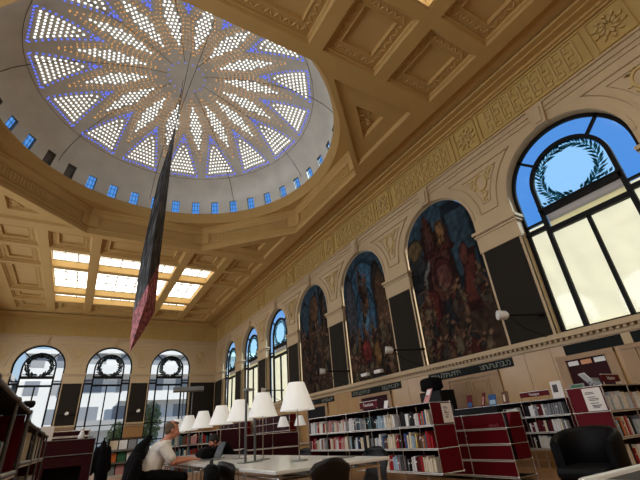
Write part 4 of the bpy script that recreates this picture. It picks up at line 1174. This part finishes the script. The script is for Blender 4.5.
leaning_sheet('brochure_stand', (5.40, 6.55, 1.318), -PI/2, .10, .16, -.3, M['paper'], 'small white card beside the bright red sign', 'card')
t = empty('monitor', (7.55, 7.0, 0), -PI/2-.35, label='small black monitor behind the red counter', cat='monitor')
# monitor with stand on the counter
t.location = (6.85, 6.2, 1.084)
mb = MB(); mb.bbox(-.20, .20, -.015, .015, .06, .22, .006); mb.build('screen', M['screen'], t)
mb = MB(); mb.bbox(-.10, .10, -.06, .06, 0, .012, .003); mb.tube([(0, .015, .01), (0, .02, .12)], .018, 8); mb.build('stand', M['black_plastic'], t)
mb = MB(); mb.sphere((0, -.017, .13), .02, 8, 0, (1, .2, 1)); mb.build('badge', M['lamp_grey'], t)
t = empty('book_bin', (8.05, 6.6, 0), -PI/2, label='black trough of boxes in front of the bookcase behind the counter', cat='bin')
mb = MB(); mb.bbox(-.75, .75, -.10, .10, .9, 1.215, .01); mb.build('trough', M['black'], t)
for x in (-.7, .7):
    mb = MB(); mb.tube([(x, 0, 0), (x, 0, .92)], .02, 8); mb.build('leg', M['black'], t)
# tall black cabinet with a dark bundle on it, in front of the wall by the oak door
t = empty('cabinet', (8.9, 8.9, 0), -PI/2-.1, label='tall black cabinet in front of the wall left of the oak door', cat='cabinet')
mb = MB(); mb.bbox(-.50, .42, -.25, .25, 0, 1.80, .01); mb.build('body', M['black'], t)
for x0, x1 in ((-.48, -.05), (-.03, .40)):
    mb = MB(); mb.bbox(x0, x1, -.262, -.25, .08, 1.76, .004); o = mb.build('door', M['black_plastic'], t)
    mb = MB(); mb.tube([(-.08 if x0 < -.1 else 0, -.275, .9), (-.08 if x0 < -.1 else 0, -.275, 1.1)], .008, 6); mb.build('handle', M['grey_steel'], o)
t.location = (8.95, 8.42, 0)
bag('clothes_bundle', (8.95, 8.60, 1.805), 1.35, (.40, .24, .20), 'shapeless black bundle lying on the black cabinet', 'bundle', 6, False)

# left foreground shelving (front towards +x)
z1 = (1.24, .92, .60, .28); z2 = (1.19, .96, .62, .28)
cL = bookcase('bookcase', (-.25, .95, 0), PI/2, 2.16, .36, z1, 3, 'very near dark red bookcase at the left edge, top rail running away', ends=(True, True), fm='dull_steel')
cM = bookcase('bookcase', (-.25, 3.17, 0), PI/2, 2.83, .36, z2, 3, 'lower continuation of the near left bookcase with white-spined volumes', ends=(True, True), fm='dull_steel')
nb_ += put_books(cM, 2.83, .36, z2, 3, (0, 1), (0, 1, 2), 'the lower left bookcase', {'white': 7, 'cream': 4, 'black': 2, 'yellow': 1, 'brown': 1}, 21, hmax=.24, fill=.8, ynudge=.016, baynames=['near bay', 'middle bay', 'far bay'], rownames=('top', 'second'))
nb_ += put_books(cL, 2.16, .36, z1, 3, (1,), (2,), 'the near left bookcase', {'blue': 2, 'white': 4, 'teal': 2, 'brown': 1}, 22, hmax=.30, fill=.55, baynames=['near bay', 'middle bay', 'far bay'], rownames=('top', 'second'))
for (y, ck, lb) in ((2.40, 'teal', 'large blue-green volume facing out at the left picture edge'), (2.62, 'white', 'tall white volume next to the blue-green one, left edge')):
    mb = MB(); mb.bbox(-.03, .03, 0, .22, 0, .30, .002); mb.box(-.024, .024, .21, .224, .006, .294, 1); o = mb.build('book', [BM[ck], M['paper']]); o.location = (-.27, y, .935-.16+.16); o.rotation_euler.z = PI/2; o.scale = (1, 1, .45); tag(o, lb, 'book')
t = empty('spotlight', (-.30, 2.96, 1.262), label='small black clamp lamp on the near left bookcase', cat='lamp')
mb = MB(); mb.tube([(0, 0, -.02), (.01, .03, .02), (.03, .07, .025)], .006, 6); mb.build('arm', M['black'], t)
mb = MB(); mb.tube([(.02, .06, .025), (.06, .10, .02)], [.012, .022], 8); mb.build('lamp_head', M['black'], t)

BLIST.sort(key=lambda q: q[0].translation.length)
for mw_, si, ck, lab in BLIST[:296]:
    o = bpy.data.objects.new('book', book_mesh(si, ck)); COL.objects.link(o); o.matrix_world = mw_
    tag(o, lab, 'book', lab.replace('book in', 'books in'))
ckeys = list(BCOL); rest = MB()
for mw_, si, ck, lab in BLIST[296:]:
    me = book_mesh(si, ck)
    for pm_ in (0, 1):
        rest.add([mw_ @ v.co for v in me.vertices] if pm_ == 0 else [], [tuple(p.vertices) for p in me.polygons if p.material_index == 0] if pm_ == 0 else [], ckeys.index(ck) if pm_ == 0 else 0)
    n0 = len(rest.v)-len(me.vertices)
    for p in me.polygons:
        if p.material_index == 1: rest.f.append(tuple(n0+v for v in p.vertices)); rest.mi.append(len(ckeys)); rest.sm.append(False)
REST = rest
# red service desk beyond, low red wall and white figure on it
t = empty('service_desk', (0, 8.19, 0), 0, label='dark red service desk with an open kneehole on the left', cat='desk')
mb = MB(); mb.bbox(-.42, .36, 0, .60, .97, 1.19, .006); mb.build('upper_panel', M['darkred'], t)
mb = MB(); mb.bbox(-.42, .36, .01, .60, .80, .965, .006); mb.build('lower_panel', M['darkred'], t)
mb = MB(); mb.bbox(.22, .36, .01, .60, .0, .80, .006); mb.build('side_panel', M['darkred'], t)
mb = MB(); mb.bbox(-.42, -.30, .01, .60, .0, .80, .006); mb.build('side_panel', M['darkred'], t)
mb = MB(); mb.tube([(-.42, -.004, .967), (.36, -.004, .967)], .007, 6); mb.tube([(-.42, -.004, 1.19), (.36, -.004, 1.19)], .007, 6); mb.tube([(.36, -.004, 0), (.36, -.004, 1.19)], .007, 6); mb.build('rail', M['grey_steel'], t)
mb = MB(); mb.box(-.30, .22, .45, .47, 0, .8); mb.build('kneehole_back', M['black'], t)
cR = bookcase('low_partition', (-.40, 10.0, 0), 0, .70, .3, (1.39, 1.29, 1.15, .8, .4), 1, 'low dark red partition behind the service desk', 'partition', closed=True, pm='darkred')
t = empty('statuette', (.15, 8.55, 1.19), label='small white figure standing on the service desk', cat='statuette')
mb = MB(); mb.lathe([(0, 0), (.055, 0), (.05, .06), (.03, .12), (.018, .15), (0, .155)], n=14); mb.build('body', M['white'], t)
mb = MB(); mb.sphere((0, 0, .175), .028, 10); mb.build('head', M['white'], t)
o = MB().bbox(-.09, .09, -.005, .005, 0, .22, .002).build('card', M['paper']); o.location = (-.36, 8.25, 1.195); tag(o, 'grey-white card at the left end of the service desk', 'card')

# magazine display near the middle end window
t = empty('magazine_rack', (.72, 10.4, 0), -.06, label='magazine display with three stepped rows in front of the middle end window', cat='magazine rack')
for k, z in enumerate((.96, .72, .48)):
    mb = MB(); T = Matrix.Translation((0, .03, z)) @ Matrix.Rotation(-.28, 4, 'X'); mb.bbox(0, .78, 0, .012, 0, .235, .003, 0, T); mb.build('sloping_shelf', M['shelf_dark'], t)
    mb = MB(); mb.box(0, .78, -.03, .03, z-.012, z); mb.box(0, .78, -.034, -.028, z-.012, z+.025); mb.build('ledge', M['shelf_white'] if k == 2 else M['grey_steel'], t)
for x in (0, .78):
    mb = MB(); mb.bbox(x-.012, x+.012, -.04, .36, .05, 1.20, .004); mb.build('side_panel', M['black'], t)
    mb = MB(); mb.tube([(x, .16, 0), (x, .16, .06)], .02, 8); mb.build('foot', M['black'], t)
mb = MB(); mb.box(-.01, .79, .10, .36, 1.195, 1.21); mb.build('top_panel', M['black'], t)
mag = ['cream', 'white', 'grey', 'pale blue', 'orange', 'green', 'white', 'black', 'grey', 'pink', 'red', 'brown']
for k, z in enumerate((.96, .72, .48)):
    for i in range(4):
        ck = mag[k*4+i]; x = .11+.185*i
        o = MB().bbox(-.08, .08, -.003, .003, 0, .21, .001).build('magazine', BM[ck])
        o.matrix_world = Matrix.Translation((.72, 10.4, 0)) @ Matrix.Rotation(-.06, 4, 'Z') @ Matrix.Translation((x, .014, z+.002)) @ Matrix.Rotation(-.28, 4, 'X')
        tag(o, '%s magazine, %s from the left, in the %s row of the magazine rack' % (ck, ['first', 'second', 'third', 'fourth'][i], ['upper', 'middle', 'lower'][k]), 'magazine')
# dark coat on a stand beside it
t = empty('coat_stand', (.58, 9.6, 0), label='dark coat hanging on a stand left of the magazine rack', cat='coat stand')
mb = MB(); mb.tube([(0, 0, 0), (0, 0, 1.22)], .015, 8); mb.lathe([(0, 0), (.2, 0), (.2, .015), (0, .02)], n=16); mb.build('stand', M['black'], t)
COAT = t
# row of low shelves behind the lamps and red cabinet
cB = bookcase('bookcase', (2.35, 11.95, 0), -.2, 1.4, .34, (1.25, .95, .62, .3), 2, 'low bookcase far behind the lamps, books with mixed covers', ends=(False, False))
cF = bookcase('cabinet', (3.02, 10.10, 0), -.3, .66, .5, (1.23, .77, .4), 1, 'dark red cabinet behind the fourth and fifth lamps', 'cabinet', closed=True, pm='darkred')
cG = bookcase('cabinet', (4.2, 11.3, 0), -.25, 1.5, .4, (1.06, .7, .35), 2, 'long low dark red cabinet behind the grey twin posts', 'cabinet', closed=True, pm='darkred')
bookcase('added_cupboard', (9.45, 24.2, 0), -PI/2, 5.0, .4, (1.95, 1.6, 1.2, .8, .4), 5, 'tall dark red units added to darken the wall under the blinded window nearest the murals', 'added_cupboard', closed=True, pm='darkred')  # both rows made up to darken the bright far dado
bookcase('added_cupboard', (9.45, 31.2, 0), -PI/2, 5.6, .4, (1.95, 1.6, 1.2, .8, .4), 5, 'tall dark red units added to darken the wall near the far corner', 'added_cupboard', closed=True, pm='darkred')
mb = MB(); r2 = random.Random(5)
Mb = Matrix.Translation((2.35, 11.95, 0)) @ Matrix.Rotation(-.2, 4, 'Z'); keys = ['teal', 'grey', 'brown', 'cream', 'dark red', 'pale blue', 'black', 'red']
for z in (.97, .64, .32):
    x = .03
    while x < 1.34:
        w = .025+.03*r2.random(); h = .17+.07*r2.random(); mb.box(x, x+w, .03, .18, z, z+h, r2.randrange(len(keys)), Mb); x += w+.004
base_i = [ckeys.index(k) for k in keys]
REST.add(mb.v, [], 0)
n0 = len(REST.v)-len(mb.v)
for f_, mi_ in zip(mb.f, mb.mi): REST.f.append(tuple(n0+v for v in f_)); REST.mi.append(base_i[mi_]); REST.sm.append(False)
mb2 = REST.build('books', [BM[k] for k in ckeys]+[M['paper']], kind='stuff'); tag(mb2, 'remaining more distant books filling the far shelves of the bookcases', 'books')
o = MB().bbox(-.07, .07, -.004, .004, 0, .2, .002).build('display_book', BM['pink']); o.location = (2.86, 11.70, .965); o.rotation_euler = (-.2, .12, -.2); tag(o, 'pale pink booklet tilted face-out on the low bookcase behind the lamps', 'book')

# ------------------------------------------------------------------ people
def fused(name, mb, m, parent, voxel, smooth=6):
    me = mb.mesh(name, m); o = bpy.data.objects.new(name, me); COL.objects.link(o)
    md = o.modifiers.new('r', 'REMESH'); md.mode = 'VOXEL'; md.voxel_size = voxel; md.use_smooth_shade = True
    ms = o.modifiers.new('s', 'SMOOTH'); ms.factor = .5; ms.iterations = smooth
    dg = bpy.context.evaluated_depsgraph_get(); dg.update()
    me2 = bpy.data.meshes.new_from_object(o.evaluated_get(dg)); o.modifiers.clear(); o.data = me2
    me2.materials.clear(); me2.materials.append(m)
    o.parent = parent; return o
def limb(mb, pts, rs, n=14):
    # tapered limb with rounded joints
    P_ = []; R_ = []
    for (a, b), (ra, rb) in zip(zip(pts[:-1], pts[1:]), zip(rs[:-1], rs[1:])):
        a, b = Vector(a), Vector(b)
        for k in range(5): f = k/5; P_.append(a.lerp(b, f)); R_.append(ra+(rb-ra)*f)
    P_.append(Vector(pts[-1])); R_.append(rs[-1])
    mb.tube(P_, R_, n)
    for p, r in zip(pts, rs): mb.sphere(p, r*.99, 12)
def person(loc, rz, label, hair_m, hair, pose, skin, shirt_m, short_sleeve, scale=1.):
    """seated figure facing local +X; pose holds joint positions"""
    t = empty('person', loc, rz, label=label, cat='person'); t.scale = (scale,)*3
    p = {k: Vector(v) for k, v in pose.items()}
    hd = p['head']; Rh = Matrix.Rotation(p['nod'].x, 3, 'Y')
    H = lambda x, y, z: hd+Rh @ Vector((x, y, z))
    b = MB()
    # head: skull, jaw, nose, ears, neck
    b.sphere(H(-.012, 0, .03), .098, 20, 0, (1.0, .80, 1.02)); b.sphere(H(.028, 0, -.045), .070, 18, 0, (.92, .82, 1.02))
    b.sphere(H(.052, 0, -.088), .034, 12, 0, (1, 1.1, .8)); b.sphere(H(.072, 0, .012), .034, 12, 0, (.7, 1.6, .5))
    b.tube([H(.086, 0, .006), H(.112, 0, -.028)], [.010, .018], 10); b.sphere(H(.108, 0, -.034), .019, 10)
    for s in (-1, 1):
        b.sphere(H(-.008, s*.083, -.012), .032, 10, 0, (.65, .32, 1.05)); b.sphere(H(.060, s*.045, -.028), .030, 10)
    b.sphere(H(.088, 0, -.062), .020, 10, 0, (.7, 1.3, .5))
    limb(b, [p['neck'], H(-.012, 0, -.05)], [.060, .056])
    limb(b, [p['hip'], p['waist'], p['chest'], p['neck']], [.13, .125, .135, .06], 16)
    for s, sd in ((-1, 'r'), (1, 'l')):
        sh = p['sh_'+sd]; el = p['el_'+sd]; wr_ = p['wr_'+sd]
        limb(b, [p['chest'], sh, el, wr_], [.11, .056, .042, .027])
        d = (p['hand_'+sd]-wr_).normalized(); side = d.cross(Vector((0, 0, 1))).normalized(); up = side.cross(d).normalized()
        palm = wr_+d*.055
        for k in range(3): b.sphere(wr_+d*(.03+.025*k), .030, 10, 0, (1, 1, .62))
        for k, (o_, l) in enumerate(((-.030, .058), (-.010, .072), (.011, .068), (.029, .052))):
            q0 = wr_+d*.082+side*o_; q1 = q0+d*l*.5+up*.010+side*o_*.15; q2 = q1+d*l*.45-up*.018
            limb(b, [wr_+d*.045+side*o_*.6, q0, q1, q2], [.011, .0095, .0088, .0075], 8)
        ts = side*(-.03 if sd == 'r' else .03)*-1
        limb(b, [wr_+d*.02+ts*.7, wr_+d*.05+ts*1.5, wr_+d*.085+ts*1.7-up*.012], [.013, .011, .009], 8)
    for s, sd in ((-1, 'r'), (1, 'l')):
        limb(b, [p['hip']+Vector((0, s*.08, -.01)), p['kn_'+sd], p['an_'+sd]], [.085, .058, .04])
    body = fused('body', b, skin, t, .009, 4)
    # shirt
    c = MB()
    limb(c, [p['hip']+Vector((0, 0, .05)), p['waist'], p['chest'], p['neck']-Vector((0, 0, .055))], [.142, .142, .146, .078], 18)
    for sd in 'rl':
        sh = p['sh_'+sd]; el = p['el_'+sd]
        e = sh.lerp(el, .72) if short_sleeve else p['wr_'+sd]
        if short_sleeve: limb(c, [p['chest'], sh, e], [.125, .078, .076])
        else: limb(c, [p['chest'], sh, el, e], [.135, .072, .058, .040])
    fused('shirt', c, shirt_m, t, .012, 5)
    if short_sleeve:
        c = MB(); c.lathe([(.064, -.012), (.078, .01), (.074, .028), (.066, .026), (.07, .008), (.058, -.012)], p['neck']-Vector((.006, 0, .02)), 18); c.build('collar', shirt_m, t)
    # trousers
    c = MB()
    for s, sd in ((-1, 'r'), (1, 'l')):
        limb(c, [p['hip']+Vector((0, s*.085, 0)), p['kn_'+sd], p['an_'+sd]+Vector((0, 0, .04))], [.112, .080, .066])
    limb(c, [p['hip']-Vector((.02, 0, .02)), p['hip']+Vector((0, 0, .06))], [.14, .147])
    fused('trousers', c, M['trousers'], t, .012, 4)
    for sd in 'rl':
        a = p['an_'+sd]; c = MB(); limb(c, [a+Vector((-.05, 0, -.035)), a+Vector((.06, 0, -.040)), a+Vector((.17, 0, -.055))], [.044, .042, .034]); c.sphere(a, .046, 12)
        fused('shoe', c, M['black_leather'], t, .010, 3)
    # hair
    c = MB()
    if hair == 'receding':
        c.sphere(H(-.030, 0, .028), .100, 20, 0, (.90, .86, .86)); c.sphere(H(-.058, 0, -.018), .070, 16, 0, (.75, 1.02, .95)); c.sphere(H(.008, 0, .094), .055, 14, 0, (1.35, 1.2, .50)); c.sphere(H(-.06, 0, .05), .072, 14, 0, (.9, 1.05, .9))
        for s in (-1, 1): c.sphere(H(-.022, s*.070, .02), .040, 10, 0, (1.0, .45, 1.1))
    else:
        c.sphere(H(-.020, 0, .048), .104, 20, 0, (1.0, .88, .92)); c.sphere(H(-.05, 0, -.01), .085, 16, 0, (.85, 1.0, 1.1))
        for s in (-1, 1): c.sphere(H(-.02, s*.066, .01), .05, 10, 0, (1., .5, 1.2))
    fused('hair', c, hair_m, t, .008, 3)
    for s in (-1, 1):
        c = MB(); c.sphere(H(.083, s*.032, -.006), .0105, 10); c.build('eye', M['eye'], t)
        c = MB(); c.tube([H(.090, s*.016, .014), H(.092, s*.034, .020), H(.080, s*.052, .014)], .0055, 6); c.build('eyebrow', hair_m, t)
    c = MB(); c.tube([H(.099, -.020, -.064), H(.106, 0, -.062), H(.099, .020, -.064)], .0055, 6); c.build('mouth', M['lip'], t)
    return t
man = person((0, 0, 0), 0, 'elderly man in a white short-sleeved shirt seated at the table, working at a laptop', M['hair_grey'], 'receding', dict(
    hip=(1.06, 6.72, .605), waist=(1.07, 6.72, .72), chest=(1.155, 6.73, .915), neck=(1.245, 6.735, 1.055), head=(1.315, 6.735, 1.195), nod=(.18, 0, 0),
    sh_r=(1.175, 6.55, .985), el_r=(1.33, 6.50, .765), wr_r=(1.62, 6.60, .785), hand_r=(1.74, 6.66, .765),
    sh_l=(1.18, 6.91, .985), el_l=(1.37, 6.98, .79), wr_l=(1.65, 6.87, .785), hand_l=(1.75, 6.84, .765),
    kn_r=(1.50, 6.62, .555), kn_l=(1.50, 6.84, .555), an_r=(1.46, 6.62, .085), an_l=(1.46, 6.84, .085)), M['skin'], M['shirt'], True)
p2 = person((3.10, 9.25, 0), PI, 'dark-haired reader in dark clothes bent over the far side of the second table', M['hair_dark'], 'full', dict(
    hip=(.02, 0, .605), waist=(.06, 0, .70), chest=(.18, 0, .84), neck=(.29, 0, .93), head=(.40, 0, .995), nod=(.45, 0, 0),
    sh_r=(.22, -.18, .88), el_r=(.46, -.24, .80), wr_r=(.66, -.10, .785), hand_r=(.74, -.04, .765),
    sh_l=(.22, .18, .88), el_l=(.46, .24, .80), wr_l=(.66, .10, .785), hand_l=(.74, .04, .765),
    kn_r=(.45, -.11, .54), kn_l=(.45, .11, .54), an_r=(.42, -.11, .085), an_l=(.42, .11, .085)), M['skin'], M['black_cloth'], False)
# black coat hung over the back of the man's chair
def coat_over_chair():
    t = empty('jacket', (.80, 6.66, 0), label='black jacket hung over the chair behind the man in the white shirt', cat='jacket')
    c = MB()
    limb(c, [(.20, .06, 1.11), (.08, .02, .98), (.02, 0, .80), (.03, 0, .62)], [.045, .075, .11, .13]); limb(c, [(.02, -.16, .86), (-.02, -.16, .60)], [.07, .10]); limb(c, [(.02, .16, .86), (0, .16, .60)], [.07, .10])
    fused('body', c, M['black_cloth'], t, .012, 4)
    c = MB(); limb(c, [(.03, -.22, .84), (-.03, -.24, .62), (-.02, -.22, .46)], [.05, .055, .045]); fused('sleeve', c, M['black_cloth'], t, .012, 3)
coat_over_chair()
c = MB(); limb(c, [(0, 0, 1.14), (.0, -.05, 1.0), (.02, -.07, .72), (.04, -.06, .5)], [.04, .09, .11, .12]); limb(c, [(-.1, -.06, 1.02), (-.15, -.07, .62)], [.05, .045]); limb(c, [(.1, -.06, 1.02), (.15, -.06, .66)], [.05, .045])
fused('coat', c, M['black_cloth'], COAT, .014, 3)

# ------------------------------------------------------------------ outside
mb = MB(); mb.quad((-60, YE+.45, -.6), (60, YE+.45, -.6), (60, 120, -.6), (-60, 120, -.6)); mb.quad((XW+.6, -60, -.6), (90, -60, -.6), (90, YE+.45, -.6), (XW+.6, YE+.45, -.6))
struct(mb, 'street', M['asphalt'], label='grey street outside')
def building(loc, w, d, h, floors, nbay, m, label, wz=(.35, .85), bal=False):
    t = empty('building', loc, label=label, cat='building')
    mb = MB(); mb.box(0, w, 0, d, -.6, h); mb.build('wall', m, t)
    mb = MB(); mb.bbox(-.15, w+.15, -.35, d, h-.5, h, .05); mb.build('cornice', m, t)
    fh = h/floors
    for f in range(floors):
        z0 = f*fh+fh*wz[0]; z1 = f*fh+fh*wz[1]
        if bal:
            mb = MB(); a = 0 if f % 2 else w*.2; mb.box(a, a+w*.62, -.9, .02, f*fh+.0, f*fh+.18); mb.box(a, a+w*.62, -.9, -.85, f*fh+.18, f*fh+1.0); mb.build('balcony', M['facade_dark'] if f % 3 == 1 else M['facade'], t)
        for k in range(nbay):
            x0 = w*(k+.22)/nbay; x1 = w*(k+.78)/nbay
            mb = MB(); mb.box(x0, x1, -.03, .01, z0, z1); mb.build('window', M['window_dark'] if (f+k) % 3 else M['facade_dark'], t)
building((-.5, 50, 0), 22, 10, 11.2, 4, 7, M['facade'], 'large pale modern block with balconies behind the middle and right end windows', bal=True)
building((-5.5, 50.2, 0), 4.5, 10, 11.0, 4, 2, M['facade'], 'pale narrow house behind the left end window')
building((-13.5, 48, 0), 7.4, 10, 8.2, 3, 3, M['facade_dark'], 'lower grey house at the left of the left end window')
def tree(loc, h, r, n, seed, label):
    rr = random.Random(seed); t = empty('tree', loc, label=label, cat='tree')
    mb = MB(); mb.tube([(0, 0, -.6), (.05, 0, h*.4), (0, .05, h*.8)], [.09, .07, .03], 8)
    for k in range(6):
        a = 2*PI*k/6; mb.tube([(.02, 0, h*(.35+.07*k)), (.6*r*math.cos(a), .6*r*math.sin(a), h*(.55+.07*k))], [.035, .012], 6)
    mb.build('trunk', M['bark'], t)
    mb = MB()
    for k in range(n):
        u = rr.random()*2*PI; v = rr.uniform(-1, 1); q = rr.random()**.4
        c = Vector((r*q*math.sqrt(1-v*v)*math.cos(u), r*q*math.sqrt(1-v*v)*math.sin(u), h*.62+h*.40*q*v))
        s = .07+.07*rr.random(); a = Vector((rr.uniform(-1, 1), rr.uniform(-1, 1), rr.uniform(-1, 1))).normalized(); b = a.orthogonal().normalized()
        mb.add([c-a*s, c+b*s*.5, c+a*s, c-b*s*.5], [(0, 1, 2, 3)])
    mb.build('foliage', M['leaf'], t)
tree((5.35, 36.6, 0), 4.3, .85, 1500, 1, 'young leafy tree seen through the left part of the right end window')
tree((3.1, 37.0, 0), 2.9, .8, 900, 2, 'low bushy tree seen at the foot of the middle end window')

# ------------------------------------------------------------------ light, world, camera
w = bpy.data.worlds.new('sky'); scene.world = w; w.use_nodes = True
nt = w.node_tree; bg = nt.nodes['Background']
tc = nt.nodes.new('ShaderNodeTexCoord'); sp = nt.nodes.new('ShaderNodeSeparateXYZ'); rp = nt.nodes.new('ShaderNodeValToRGB')
nt.links.new(tc.outputs['Generated'], sp.inputs[0]); nt.links.new(sp.outputs[2], rp.inputs[0]); nt.links.new(rp.outputs[0], bg.inputs[0])
e = rp.color_ramp.elements; e[0].position = 0.; e[0].color = lin((232, 238, 242))+(1,); e[1].position = .75; e[1].color = lin((120, 172, 232))+(1,)
q = e.new(.16); q.color = lin((190, 218, 242))+(1,); q = e.new(.36); q.color = lin((98, 164, 236))+(1,)
bg.inputs[1].default_value = .82
sl = bpy.data.lights.new('sun', 'SUN'); sl.energy = 7.0; sl.angle = .01; sl.color = (1, .95, .86)
so = bpy.data.objects.new('sun', sl); COL.objects.link(so)
so.rotation_euler = Vector((-.62, .42, -.85)).to_track_quat('-Z', 'Y').to_euler()

cd = bpy.data.cameras.new('camera'); cd.sensor_width = 36; cd.lens = 36*376.5/640; cd.clip_start = .05; cd.clip_end = 400
co = bpy.data.objects.new('camera', cd); COL.objects.link(co); scene.camera = co
F = Vector((.47827618, .75231333, .45307456)); R = Vector((.86115077, -.5029451, -.07392954)); U = Vector((-.17225345, -.42552425, .88840186))
m4 = Matrix((R, U, -F)).transposed().to_4x4(); m4.translation = (0, 0, 1.0); co.matrix_world = m4

scene.view_settings.view_transform = 'Standard'; scene.view_settings.look = 'None'; scene.view_settings.gamma = 1; scene.view_settings.use_curve_mapping = False
scene.view_settings.exposure = 0.24
scene.cycles.max_bounces = 10; scene.cycles.diffuse_bounces = 6; scene.cycles.transparent_max_bounces = 12
scene.cycles.use_denoising = True; scene.cycles.sample_clamp_indirect = 6
print('books', nb_)
